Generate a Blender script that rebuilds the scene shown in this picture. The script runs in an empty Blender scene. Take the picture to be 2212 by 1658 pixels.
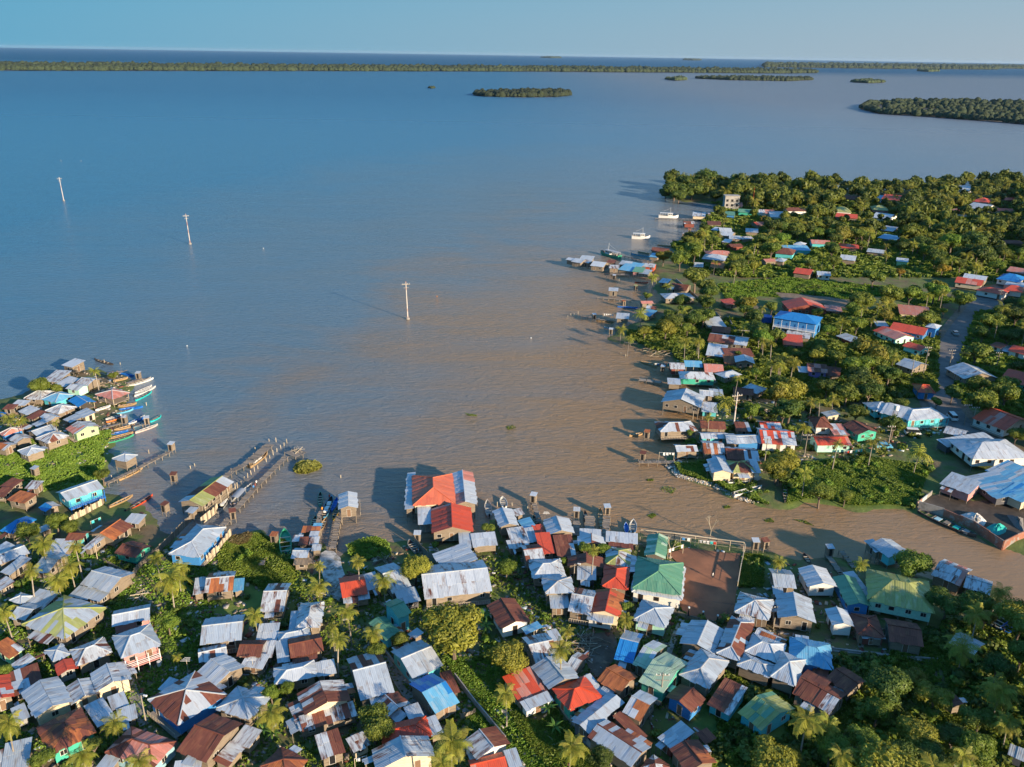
import bpy, math, random, re
import numpy as np
from mathutils import Vector, Matrix
random.seed(7); RNG = np.random.default_rng(7)
D = bpy.data; SC = bpy.context.scene; COL = SC.collection
R_ = math.radians
# ------------------------------------------------------------------ camera
FPX, CAM_H = 1789.0, 100.0                      # focal length in survey pixels (frame 2212 wide), height above the water
PITCH, ROLL = math.atan(712 / FPX), math.atan(0.0158)
FW = np.array([0, math.cos(PITCH), -math.sin(PITCH)])
_r0 = np.array([1., 0, 0]); _u0 = np.array([0, math.sin(PITCH), math.cos(PITCH)])
RT = _r0 * math.cos(ROLL) + _u0 * math.sin(ROLL); UP = _u0 * math.cos(ROLL) - _r0 * math.sin(ROLL)
cam = D.objects.new('camera', D.cameras.new('camera')); COL.objects.link(cam)
cam.matrix_world = Matrix(((RT[0], UP[0], -FW[0], 0), (RT[1], UP[1], -FW[1], 0), (RT[2], UP[2], -FW[2], CAM_H), (0, 0, 0, 1)))
cam.data.sensor_width = 36; cam.data.lens = 36 * FPX / 2212; cam.data.clip_start = 0.5; cam.data.clip_end = 200000
SC.camera = cam
# ------------------------------------------------------------------ daylight
SUN_EL, SUN_AZ = R_(15.5), R_(135)              # behind the camera and to its right, late afternoon
w = D.worlds.new('World'); SC.world = w; w.use_nodes = True
nt = w.node_tree; bg = nt.nodes['Background']
sky = nt.nodes.new('ShaderNodeTexSky'); sky.sky_type = 'NISHITA'; sky.sun_disc = False
sky.sun_elevation = SUN_EL; sky.sun_rotation = SUN_AZ; sky.altitude = 0; sky.air_density = 1.6; sky.dust_density = 0.3; sky.ozone_density = 5.0
# the physical sky is graded towards the clear teal-blue of the photograph: deeper overhead, greyer towards the right
def wn(k, **kw):
    n_ = nt.nodes.new(k)
    for a_, b_ in kw.items(): setattr(n_, a_, b_)
    return n_
tcw = wn('ShaderNodeTexCoord'); sxw = wn('ShaderNodeSeparateXYZ'); nt.links.new(tcw.outputs['Generated'], sxw.inputs[0])
rz_ = wn('ShaderNodeValToRGB'); nt.links.new(sxw.outputs['Z'], rz_.inputs[0]); e_ = rz_.color_ramp.elements
e_[0].position = 0.0; e_[0].color = (.032, .205, .335, 1); e_[1].position = .9; e_[1].color = (.045, .17, .42, 1)
q_ = e_.new(.12); q_.color = (.012, .165, .31, 1)
rz2 = wn('ShaderNodeValToRGB'); nt.links.new(sxw.outputs['Z'], rz2.inputs[0]); e_ = rz2.color_ramp.elements
e_[0].position = 0.0; e_[0].color = (.27, .295, .325, 1); e_[1].position = .9; e_[1].color = (.06, .17, .38, 1)
q_ = e_.new(.12); q_.color = (.17, .27, .345, 1)
mrx = wn('ShaderNodeMapRange'); mrx.inputs['From Min'].default_value = -.55; mrx.inputs['From Max'].default_value = .85; nt.links.new(sxw.outputs['X'], mrx.inputs['Value'])
gm = wn('ShaderNodeMix', data_type='RGBA'); nt.links.new(mrx.outputs[0], gm.inputs['Factor']); nt.links.new(rz_.outputs[0], gm.inputs[6]); nt.links.new(rz2.outputs[0], gm.inputs[7])
sc_ = wn('ShaderNodeVectorMath', operation='SCALE'); sc_.inputs['Scale'].default_value = 6.1; nt.links.new(gm.outputs[2], sc_.inputs[0])
tint = wn('ShaderNodeMix', data_type='RGBA'); tint.inputs['Factor'].default_value = .95
nt.links.new(sky.outputs[0], tint.inputs[6]); nt.links.new(sc_.outputs[0], tint.inputs[7]); nt.links.new(tint.outputs[2], bg.inputs['Color'])
bg.inputs['Strength'].default_value = 0.14
sd = D.lights.new('sun', 'SUN'); sd.energy = 4.5; sd.angle = R_(0.9); sd.color = (1.0, 0.80, 0.57)
sun = D.objects.new('sun', sd); COL.objects.link(sun)
sun.rotation_euler = Vector((math.sin(SUN_AZ) * math.cos(SUN_EL), math.cos(SUN_AZ) * math.cos(SUN_EL), math.sin(SUN_EL))).to_track_quat('Z', 'Y').to_euler()
vs = SC.view_settings; vs.view_transform = 'Standard'; vs.look = 'None'; vs.exposure = 1.02; vs.gamma = 1; vs.use_curve_mapping = False
SC.cycles.volume_bounces = 0; SC.cycles.max_bounces = 6; SC.cycles.transparent_max_bounces = 4; SC.cycles.caustics_reflective = False
HAZE_DENSITY = 9e-6
TILES = dict(a=(0,1300,3.159), b=(0,1800,3.159), c=(0,2300,2.869), d=(600,1600,3.159), e=(600,2100,3.16), f=(600,2400,3.16),
 g=(1200,1700,3.159), h=(1200,2200,2.446), i=(1800,1850,3.159), j=(1800,2350,3.14), k=(2400,1950,3.159), l=(2400,2350,3.14),
 m=(2950,1950,2.4854), n=(2950,2400,2.4854), o=(2350,1350,2.763), p=(2900,1350,2.763), q=(3300,1450,2.55),
 r=(2100,900,3.453), s=(2600,1000,3.453), t=(3200,950,3.189), u=(2400,600,3.072), v=(3120,600,3.072), z=(0,0,0.576))
# kind, three consecutive eave corners read in a survey tile, roof palette, wall, eave height; AB runs along the ridge
HOUSES = """
@a
S 750 210 850 250 992 183 w W 6
S 550 395 655 415 800 310 m W 4
S 680 430 770 480 920 400 w W 3.2
G 790 495 935 525 1045 470 w t 4.4
G 925 430 1050 470 1165 395 m W 4
P 1135 570 1335 632 1530 550 p open 4.2
H 310 612 490 640 640 535 m W 3.5
H 505 625 655 670 875 578 B T 3.7
G 830 640 930 725 1115 660 b open 3.5
H 545 762 690 810 895 720 m W 3.3
S 165 680 300 705 340 655 w W 3.3
S 0 740 150 735 250 690 r W 3.2
S 200 760 330 800 490 750 w W 3.2
S 335 830 395 868 528 790 r W 3
G 490 835 600 885 700 835 w W 3.2
S 385 915 445 950 575 895 s W 3
S 760 855 830 905 970 850 s W 3.3
S 885 780 1000 835 1145 792 s c 4
G 765 975 900 1037 1200 950 pm g 4.6
G 440 1078 678 990 560 928 s W 3.7
H 445 1090 560 1160 800 1060 m W 4.6
H 0 1030 40 1060 278 985 p b 3.5
G 90 1100 200 1145 395 1085 m W 3.7
G -80 1200 60 1230 208 1158 om W 3.9
H 220 1238 315 1305 522 1225 s W 4.4
H 1333 1330 1490 1370 1632 1290 s W 4.6
S -60 810 20 830 70 795 b W 3
S 240 945 310 985 375 950 m W 3
@b
G 1265 95 810 238 625 155 s T 5.2
G 455 328 545 378 718 312 mb W 3.2
S 100 222 290 283 428 188 o W 4.6
S 300 90 440 105 512 28 m W 4
S -20 70 130 95 300 15 r W 3.6
S -60 180 60 200 140 110 r W 3.4
H -10 600 130 632 445 468 b W 3.6
S 440 560 500 610 640 580 s W 3
G 725 725 960 705 1118 605 r T 3.9
G 1335 715 1575 545 1300 488 or W 3.9
S 1478 490 1650 518 1727 428 w W 3.7
G 1365 865 1610 935 1795 790 r G 3.7
S 600 840 800 890 830 740 w W 3.3
S 1010 790 1060 830 1245 680 m W 3.6
G 950 1240 1300 1330 1580 1110 s W 4.6
S 815 1365 1035 1418 1160 1310 s W 3.4
S 1060 1395 1180 1445 1305 1340 s W 3.1
S -100 830 0 885 178 790 w W 4
G 0 1000 370 870 240 775 sm W 3.8
S 0 1078 120 1115 375 950 s W 4
G 420 1070 580 1130 790 905 s W 3.6
S -120 1230 20 1290 210 1220 m W 3.5
H 60 1440 250 1450 440 1375 sm W 4
S 220 1480 500 1500 755 1345 sm W 3.8
G 90 1640 300 1660 520 1490 s W 4
P 270 1716 771 1885 1245 1520 ys W 5.6
G 1332 1733 1785 1650 1780 1480 s p 4.3
@c
H 1305 495 1720 345 1620 110 s p 6.2
P 490 410 570 535 745 445 s W 4.6
H 835 575 1195 425 1110 260 m W 4.5
G 575 560 640 665 845 600 R k 4
G 1330 535 1430 718 1050 840 sm c 5
G 985 690 1065 870 785 985 m c 4.3
G 625 680 772 955 380 1138 s c 5
H 870 1000 1020 1280 550 1535 ro G 5
S 1030 1235 1225 1110 1120 905 s W 4.2
S 1210 1030 1395 965 1325 855 s W 3.8
S 1300 1160 1510 1120 1430 1005 s W 3.4
S 80 490 240 378 95 262 om g 4.2
S 110 545 200 605 398 505 m W 3.5
S 150 870 480 760 400 560 rs W 3.4
G 60 690 190 905 -80 960 Rw W 4.6
S 190 1150 310 1105 240 990 s k 3.6
S 60 1660 350 1640 300 1390 s W 4
S -60 1700 65 1660 40 1480 m W 3.6
H 1140 1500 1640 1680 1900 1390 rp B 5
S 1040 1640 1200 1680 1310 1560 s W 3.4
@f
H 415 370 770 655 215 1025 wr b 5.6
S -20 590 60 600 222 478 s W 3.5
G 440 390 660 555 1000 325 s W 4.8
G 455 278 795 195 790 40 m W 3.8
@e
G 480 1000 975 948 1003 655 s W 4.6
G 530 390 868 365 903 140 mo W 4.4
S 398 392 530 385 540 225 m W 3.7
S 890 360 970 355 978 232 B W 3.4
G 1190 612 1475 608 1550 285 mr W 4.6
S 1128 952 1385 935 1432 760 w W 3.9
H 1935 510 1905 795 1620 800 mw W 4.6
S 1560 810 1620 805 1650 620 s W 3.5
H 1410 975 1770 900 1760 795 s W 4
G 1545 1160 1940 1075 1900 870 r W 4.3
S 1400 1200 1550 1180 1500 965 s W 3.5
G 905 1145 1195 1145 1270 955 r W 4.3
S 1200 1145 1310 1140 1370 970 m W 3.7
@f
S 965 298 1225 345 1295 195 m W 3.8
H 1375 530 1860 430 1820 250 w W 4.6
S 1860 430 2095 385 2060 240 rw W 4.1
S 1530 310 1830 245 1900 140 r W 3.7
P 722 805 1068 980 1250 690 s W 4.5
G 185 1315 555 1435 985 1000 rr W 5.6
S 790 1490 1010 1260 840 1215 m W 3.6
S 860 1190 1060 1275 1205 1090 m W 4
P 1150 1510 1500 1650 1790 1430 ro W 4.6
S 1910 1395 2195 1300 2110 1065 mr W 5
S 170 1530 500 1510 490 1460 w W 4
G 1600 620 1745 862 2290 740 rm c 5.4
S 1680 1080 2330 880 2290 730 mr W 4
S 1690 1080 1560 750 1640 700 rm W 3.8
@d
G 500 965 845 665 610 595 yr W 4.2
S 305 1000 400 1020 455 975 s W 3.4
H 470 1555 775 1200 435 1160 s b 5
S 1690 1240 1780 1245 1790 1190 o W 3
S 1570 1350 1685 1355 1695 1295 m W 3.2
S 1650 1400 1745 1405 1755 1320 mr W 3.3
G 1580 1545 1765 1570 1760 1460 s W 3.8
S 1590 1620 1760 1625 1758 1572 t W 3
S 1835 1195 1890 1200 1895 1165 B W 2.8
S 1800 1240 1888 1245 1892 1202 o W 2.8
S 1775 1300 1870 1305 1880 1255 w W 3
S 1780 1390 1870 1392 1878 1315 m W 3
S 1808 1458 1902 1460 1905 1410 m W 3.2
@g
H 1100 270 1100 625 1600 600 O c 6.2
G 1535 230 1610 605 1885 625 wp W 5.6
S 1030 658 1045 228 1110 235 w W 5.2
G 1318 655 1338 945 1818 940 R W 5.2
S 1160 830 1325 820 1315 640 w open 4.3
S 1655 1115 1800 1110 1775 930 s W 4
S 1810 1100 2105 1075 2070 945 w W 4.2
G 225 490 225 670 445 650 w W 6.2
S 1305 1165 1480 1365 1900 1290 w W 5.2
G 1295 1690 2110 1660 1880 1300 wm W 5
G 258 1715 561 1660 515 1435 R W 4.5
G 860 1650 1105 1590 865 1310 sm W 4
S 560 1600 760 1560 640 1430 s W 3.6
@h
S 215 140 460 105 450 55 s W 3.6
S 740 155 940 120 860 20 s D 4
G 720 285 855 240 700 120 g T 7.6
G 470 335 605 512 730 435 g T 4.2
S 835 430 875 465 930 430 s W 3.4
G 845 845 1130 722 925 490 s T 5
G 1055 1170 1272 1055 1035 795 Bb W 5.2
S 1200 975 1280 960 1180 790 m W 3.4
G 400 1015 725 970 510 620 sr W 4.6
G 470 1085 620 1190 850 1085 mr W 3.9
S 815 1220 950 1170 900 1070 s W 4.2
S 640 1180 720 1250 800 1190 s T 3.6
H 600 1455 1030 1370 965 1200 R W 4.4
S 1030 1365 1120 1330 1050 1190 s W 4
G 985 1375 1050 1560 530 1690 sm c 5.2
S 310 1510 475 1440 390 1340 mo c 4
G 1330 1430 1440 1610 1720 1440 mr w 4.6
@j
G -60 1700 370 1650 235 1525 R W 4.2
S 370 1640 535 1640 400 1465 s W 4
@i
G 155 212 235 410 458 385 w W 5
S 420 270 520 240 480 180 m W 3.4
S 470 320 510 425 640 385 B W 3.8
S 640 465 765 440 740 370 R W 3.8
S 718 700 900 690 820 485 R W 4.4
S 395 620 600 605 500 420 m W 4
S 600 560 680 560 600 425 s W 3.7
G 540 820 760 785 705 600 rm W 4.6
S 365 655 435 645 395 560 m W 3.6
S 905 742 1130 720 1090 505 mr W 4.5
G 742 315 820 490 1128 480 w W 4.8
S 1180 500 1440 515 1435 440 w W 4
G 1160 510 1165 620 1480 640 rw W 3.8
S 1485 560 1868 590 1870 490 w W 4.5
S 1520 640 1815 655 1815 585 r W 3.7
H 1500 640 1490 850 1780 880 ym W 4.6
G 1040 745 1050 865 1480 900 r W 4.3
S 1150 1005 1378 1020 1375 868 s D 4
H 1490 850 1440 1110 1740 1145 R W 5.2
H 625 1012 1005 990 950 780 wm W 4.7
P 775 1185 1122 1175 1070 1000 s W 6.5
S 830 1350 1055 1340 1040 1180 s W 4.6
G 1040 1395 1310 1440 1385 1165 m W 4.4
G 1385 1150 1310 1420 1650 1470 Ro c 4.8
S 1295 1480 1600 1560 1560 1470 s w 3.9
G 90 1330 255 1620 585 1530 r w 4.7
S 505 1600 550 1650 735 1590 B W 3.6
@k
H -40 480 -95 855 505 955 w w 5
H -25 439 -90 812 478 898 g w 6.3
G 100 170 62 422 300 470 gl open 4.2
P -65 1180 310 1285 390 1045 s t 5
@j
G 625 450 900 350 800 60 m W 4.4
S 860 165 980 140 890 40 s W 3.8
G 1000 470 1130 520 1280 360 mr W 4
G 610 470 820 742 1168 610 s W 5.3
S 470 900 815 760 600 490 Rp W 4.2
S 530 1000 845 850 800 760 s w 3.8
H 1050 992 1425 830 1225 590 R G 5
S 1390 800 1475 780 1270 590 w W 4
G 1380 635 1650 800 1855 600 o W 5
G 1575 375 1800 430 1925 100 bs W 4.7
G 1800 435 1965 515 2198 235 lw W 4.7
@l
G 5 640 285 797 562 435 l G 5.8
@j
G 1665 1010 1890 1110 2105 850 wo W 5
G 1265 1262 1690 895 1515 772 s D 4.9
G 1255 1300 1790 1640 2020 1430 rs W 5.2
S 1880 1310 1945 1275 1640 1030 o W 4
@k
G 610 1190 475 1470 870 1590 s W 5
H 1100 1165 875 1590 1165 1650 sr W 5.7
S 1100 1240 1200 1260 1345 1215 m W 4.2
@l
H 1225 295 1620 430 1725 215 w W 5.4
G 1350 75 1700 215 1745 160 mo W 4.6
H 1145 450 1530 610 1600 465 s W 5.3
P 1535 592 1820 702 1955 400 s W 6
H 720 262 460 570 795 735 s W 6.1
G 480 680 315 840 605 1020 r b 4.7
S 780 885 1062 1012 1278 750 rm T 4.8
G 1185 1010 1445 1240 1800 970 yg T 5
G 1810 790 2110 940 2250 640 r W 4.7
S 180 1282 370 1410 675 1275 s r 5
G 345 1440 560 1720 900 1610 r W 5
S 745 1360 870 1285 800 1210 r W 4
P 20 1660 200 1800 330 1640 mr W 4.6
@k
G 1588 790 1852 808 1780 600 s W 4.5
G 1612 885 1642 1170 2065 1220 s W 5
S 1585 870 1690 880 1680 800 s W 4
P 1120 1092 1522 1195 1575 955 sm W 5.2
@m
G 108 455 205 628 465 625 w w 5.3
G 360 830 430 985 630 998 w w 5
G 430 532 572 800 785 812 g b 5
S 565 490 740 740 780 725 s W 4
H 765 752 1375 878 1312 568 y t 6.6
G 820 240 960 380 1110 300 s T 4.5
S 750 195 840 310 890 290 s W 4
G 1345 510 1615 615 1735 470 pm W 4.2
G 1630 625 1880 690 1940 580 m W 4
H 590 870 670 1070 920 1105 r W 4.5
S 700 1097 920 1102 880 1010 s r 4
G 940 1137 1255 1172 1230 965 r W 4.5
H 40 1320 425 1395 400 1160 B b 5.7
G 1520 1140 1755 1260 1845 1162 w W 4
@n
G 65 500 400 680 575 515 rm W 4.9
G 390 360 590 520 720 390 r W 4.5
S 225 330 370 380 400 280 r W 4
S 2040 1060 2200 1110 2260 1040 s D 4
S 1480 520 1560 640 1610 590 r W 4
@o
G 445 100 600 100 585 30 m r 4
G 600 75 785 80 765 10 B open 4.4
G 800 130 1000 135 985 45 p W 3.8
H 545 195 910 205 900 135 m G 4
H 1015 195 1195 155 1090 105 w W 4
H 1150 300 1340 342 1485 300 w W 4
G 1120 350 1335 380 1290 305 r W 4
G 432 330 350 442 750 492 s W 6.4
G 760 370 890 378 885 320 w W 4
S 895 360 965 362 960 318 s W 3.6
S 780 525 945 540 930 460 w T 3.8
H 340 750 720 735 670 635 wr W 4.3
G 760 712 1022 718 1010 635 r W 4
G 765 822 1045 812 1035 750 wm T 4
S 1135 735 1282 730 1265 655 sr W 4
G 1385 712 1600 712 1570 640 Rw W 4
G 1395 868 1760 886 1690 725 Rw w 5
G 1040 868 1155 872 1105 768 s W 4.4
G 1150 872 1395 860 1330 770 ws b 4.2
G 790 972 1010 975 990 848 om W 4.4
G 515 955 738 950 705 878 wr W 4.3
G 1025 1032 1360 1040 1340 915 rw W 4.2
S 885 1030 1025 1030 1015 980 w W 3.5
G 835 1036 890 1178 1092 1175 s c 5
H 1090 1178 1315 1162 1265 1040 yr c 5
S 1315 1160 1395 1162 1340 1045 s w 4.6
S 435 235 540 238 545 215 s W 3
@p
G 370 120 580 145 520 50 rp v 4.6
S 270 125 365 125 375 80 w W 3.6
S 575 150 655 165 660 95 rp W 3.8
P 430 705 605 700 540 590 ro w 4.7
S 497 535 567 583 700 577 s c 5.6
S 620 770 778 762 715 672 pw W 4
G 740 680 880 790 1060 745 r G 4.8
G 445 892 795 880 730 782 R t 4.8
P 1055 535 1260 520 1130 430 w T 5
@q
H 270 330 655 300 490 200 w T 5.4
G 20 250 270 325 330 220 w T 5.1
H 380 55 540 72 460 -10 Ro b 5
G 600 440 800 490 850 430 ms W 4
S 640 578 1085 497 990 440 s D 4.6
H 860 715 1377 668 1215 487 w w 6.6
G 935 310 1215 445 1400 330 R w 4.6
S 540 910 845 1000 1005 935 s p 6
S 900 870 1120 1095 1330 1010 sB D 5
S 1090 800 1400 990 1500 870 sB D 6
S 1200 1010 1390 1120 1480 1010 bB c 5.6
@r
G 90 258 165 278 215 250 w W 5
G 170 290 235 300 350 262 w W 4.8
S 265 245 430 265 435 225 w W 5
G 300 290 370 310 455 280 m W 4.6
G 400 340 530 352 630 300 w W 5
S 590 290 700 300 740 275 r W 4
G 650 370 740 375 760 332 m W 4.4
G 790 320 880 335 955 290 s W 4.4
S 790 375 930 395 1060 325 B W 4.6
S 935 405 1045 412 1110 370 g p 4.8
G 1055 345 1230 365 1250 320 m R 4.4
S 1055 430 1110 440 1165 400 s W 4
S 640 655 740 660 745 632 w W 5.4
G 1165 150 1390 165 1440 120 r W 4
S 1180 215 1240 222 1285 188 B W 4
S 720 1010 890 1020 905 965 w W 4.7
G 1045 830 1195 820 1190 792 p W 4
G 1100 890 1210 895 1280 865 rm W 4
S 1085 960 1165 995 1200 930 B W 4
S 1300 545 1380 560 1420 520 s W 4
G 1520 640 1640 680 1600 590 wr W 4
H 1350 760 1740 750 1690 698 w W 4.5
G 1735 330 1850 335 1860 305 w W 4
@s
S 200 768 445 768 330 670 w c 4.6
G 245 845 490 870 470 790 r W 4
G 190 965 700 1035 725 925 wr W 4.6
S 200 1130 395 1155 410 1040 w W 4
S 410 1155 780 1150 740 1070 r W 4
G 525 1165 545 1243 797 1263 w W 5
S 435 1245 540 1245 525 1160 o W 4
H 1030 665 1600 755 1685 660 b b 12
G 1160 460 1215 560 1720 565 R r 5.6
S 1720 565 1940 580 1900 520 p W 4
S 405 425 480 498 520 490 R W 4
S 1180 1000 1370 1010 1390 905 R W 4.5
S 1210 880 1520 925 1510 890 m W 4.2
S 1910 900 2050 990 2110 940 s R 4
@t
G 460 910 870 1000 890 905 R b 5.4
P 880 885 975 905 1035 862 w b 8
G 380 950 520 1085 590 985 Rp t 5
G 630 1115 820 1190 875 1130 R t 5
S 490 718 860 725 960 655 p c 4.6
S 265 870 400 865 395 820 w W 4
G 1170 350 1500 385 1610 335 R c 4.5
G 1280 300 1560 335 1640 290 w W 5.4
H 1450 440 1780 500 1880 460 R w 5
H 1730 310 2000 360 2050 290 b w 5.6
S 1790 380 2020 410 2080 370 s W 4.4
H 1780 445 2000 470 2040 410 R w 4.8
G 1880 220 2020 250 2060 200 p W 5
G 1200 1400 1310 1540 1620 1470 sm W 4.6
G 600 1340 740 1430 810 1330 s W 4.5
G 1690 1110 1770 1160 1850 1110 r w 4.4
S 1840 1170 1910 1190 1920 1130 s W 4
G 1920 1180 2030 1220 2100 1150 R w 4.6
G 1960 1550 2041 1600 2080 1450 R G 4.6
@u
S 1065 525 1180 530 1175 502 p c 5
G 1100 605 1270 610 1330 583 g G 5
S 1000 630 1080 635 1075 607 g b 5
G 1350 620 1540 620 1540 585 pm w 4.6
S 1520 650 1630 650 1640 608 w w 5
G 1720 590 2020 600 1900 565 r w 5
S 610 640 760 650 750 618 m c 5
G 500 740 625 740 620 715 m r 4.6
S 780 740 940 745 930 718 r W 4
G 1340 760 1460 750 1400 718 R W 4.6
S 850 800 930 820 930 793 w W 4
G 925 830 1060 835 1030 795 w W 4
G 930 870 1040 885 1080 845 w W 4
G 1035 910 1170 920 1140 885 s W 4
G 1170 920 1300 910 1240 882 m W 4
G 1230 835 1340 840 1340 802 s W 4.4
S 960 940 1040 955 1050 928 w W 4
G 1045 1010 1180 1000 1130 968 r r 5
H 790 1090 1090 1100 1010 1058 p W 4.4
H 740 1140 1000 1175 980 1115 s W 4.4
S 800 1235 960 1250 980 1205 o W 4
S 620 1225 720 1230 730 1195 w W 4
G 1960 970 2180 975 2185 935 p T 6
P 1775 980 1860 990 1910 962 w W 5
H 1590 1080 1750 1100 1760 1040 r T 6
S 1660 1030 1960 1035 1930 1002 B T 5.6
P 1550 1165 1650 1180 1690 1148 s W 4.6
G 1440 1180 1560 1170 1520 1138 R W 4.4
G 1820 1310 1930 1330 1960 1270 R W 4.6
G 2040 1330 2200 1340 2180 1295 s w 4.6
@v
G 660 460 840 490 800 435 R w 5
S 575 470 655 485 665 440 B w 4.6
G 180 450 290 470 270 435 r W 4
H 30 600 220 610 190 565 y w 5
H 470 580 650 590 620 548 y p 5
G 50 660 310 685 290 645 R W 4.6
G 540 670 630 690 670 645 w w 5
S 600 800 700 820 720 785 s W 4
S 560 890 750 930 770 895 B W 4
G 90 1010 330 1035 290 990 R W 4.4
G 400 1060 600 1085 620 1050 w W 4.4
G 85 1150 230 1160 290 1115 w W 5
G 730 1170 860 1180 890 1145 w g 5
H 1360 590 1690 655 1700 615 R w 5
P 1640 480 1840 510 1830 470 R w 5
G 1590 550 1780 590 1880 550 w w 6
G 1850 590 2100 600 2050 572 R c 5
G 1980 470 2110 465 2080 442 R W 4.6
S 1460 330 1600 350 1600 320 w w 6
S 2000 960 2200 960 2180 935 r W 4.6
"""
OUTHOUSES = """
@a 1640 345 w|1475 870 m|1738 880 w|2032 1190 w|420 1490 s
@b 1958 330 r
@d 165 605 r|862 1045 r|1357 1330 o
@g 1155 990 w
@i 635 60 w|1145 240 m|1505 200 s
@k 1365 300 w|1480 290 r
@m 398 290 s
@o 168 1000 r|375 95 s|210 775 o
@r 703 485 w|980 622 y|443 995 w|822 822 o|660 1190 w
@u 795 640 m|568 820 R|500 870 m
"""
BOATS = """
@a
1480 478 1818 378 w|1490 465 1790 370 k|1600 550 1800 465 w|1590 585 1845 475 w|1605 638 1798 535 T|1150 780 1300 735 w
1410 750 1695 715 b|1290 810 1580 745 B|1400 715 1620 672 n|1270 890 1430 845 w|1270 920 1440 865 ob|1350 990 1600 930 n
1225 1060 1520 1000 bw|1290 1092 1580 1018 n|1600 1020 1870 925 p|1245 1150 1585 1050 G|1520 920 1715 825 w|1780 890 1910 820 T
1345 435 1520 398 n|1410 1580 1690 1440 n|1420 320 1590 350 b|1130 155 1345 215 d|1540 900 1690 850 b|1610 935 1690 900 B
@b
1300 355 1580 220 n|1490 375 1810 180 R
@d
1055 480 1275 310 nc|865 930 1090 690 pc|680 1020 825 800 kc|1895 940 1900 780 G|1930 1090 2040 840 Bc|2035 1000 2100 850 b
2052 1100 2110 960 y|1800 1190 1845 1065 G|1890 1240 1975 1080 n|1500 1565 1478 1265 Gl
@g
1140 1200 1060 1090 k
@i
110 280 85 95 p|290 165 265 65 w|1262 370 1240 210 d|1440 430 1422 175 n|1738 480 1728 355 bw|1810 480 1815 330 w|690 370 640 290 G
@m
1925 1035 2115 900 k|2010 1080 2215 950 b|2060 830 2212 930 bR
@o
1040 1300 1390 1258 w|1100 1430 1395 1350 w|1637 1495 1637 1325 d|150 20 420 60 n|320 828 570 820 n|45 782 155 765 n
@r
745 865 1010 882 b|925 180 1170 222 B|1010 152 1160 180 n|1265 65 1510 95 n|970 548 1140 556 R|470 1040 700 1068 n|585 1130 700 1150 B|1050 1575 1260 1645 n
@u
200 980 420 1000 n|380 930 510 945 d
@k
1945 410 2010 520 d
"""
BARGE = ('q',370,1190,920,1440)
TRAWLERS = [('r',775,235,525,170,'G'), ('u',-95,895,115,905,'w'), ('u',215,655,440,665,'w')]
TREES = """
@h 1230 370 300 y|740 480 80 m|520 570 90 m|500 1230 190 m
@j 350 360 240 y|1430 1530 150 d
@g 1130 1340 190 y
@e 90 720 130 l
@f 1320 620 110 l|1510 560 90 l
@i 310 870 120 l|95 405 75 m|1240 640 90 m|1460 650 80 m|980 800 50 l|1740 1340 80 m
@b 320 600 150 m|660 480 130 m|810 560 110 m
@c 450 1560 120 m|1000 1400 100 d|40 620 80 m
@a 450 460 130 m|660 490 70 m|1200 1480 100 m|1340 340 60 m
@m 1200 420 170 m|1500 760 170 d|1740 790 180 m|1860 900 100 y
@n 980 430 220 d|1380 500 160 y|850 650 150 l|1230 880 180 y|1560 900 140 d|1800 720 150 m|1350 1080 170 d|1100 1050 150 d|60 1080 120 m|1180 330 110 y
@o 1560 330 150 y|1300 510 100 l|1620 540 120 d|1560 1080 170 y|660 745 45 m
@p 160 330 160 y|170 500 150 d|560 270 120 d|770 320 130 m|1000 310 140 d|1200 130 130 d|880 150 120 d|870 540 110 m|1250 660 120 d|1330 440 70 m|140 1040 150 y|500 1330 150 m|60 1150 120 d|750 1380 80 m
@q 550 140 60 m|1000 130 160 m|1200 60 140 m|1310 450 100 m|700 50 90 d
@s 690 470 150 y|130 630 150 m|1620 590 80 m|1750 810 80 l|1080 880 120 m|1600 1030 130 m|1330 1130 90 m|580 1120 45 m|820 1370 80 l|1250 1570 190 y
@t 200 1150 230 y|900 770 140 m|1080 690 50 l|80 560 160 m|740 430 80 y|1470 1170 180 m|1650 800 150 m|1500 1560 140 m|1850 1560 130 m|450 1430 120 d|100 1520 160 d|1300 540 130 m|1900 600 120 d|570 220 60 o|1070 180 80 o|250 270 130 m|1550 950 130 d|1850 1000 120 d|1950 1350 90 d
@r 1370 1130 140 y|1870 960 130 d|1340 200 110 y|1560 230 140 m|1760 470 180 m|1580 780 120 d|1100 1180 90 y|1130 700 60 m
@u 400 330 160 d|300 370 80 d|750 200 130 d|560 260 140 d|1150 250 140 m|950 230 70 d|1300 330 110 m|1770 300 100 m|600 350 130 d|870 400 90 d|930 570 60 m|450 400 110 d|1180 370 90 m|1440 420 90 m|1560 360 90 m|1950 380 90 m|2080 320 60 m|1430 680 50 o
@v 270 770 80 o|1200 270 90 d
"""
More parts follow.
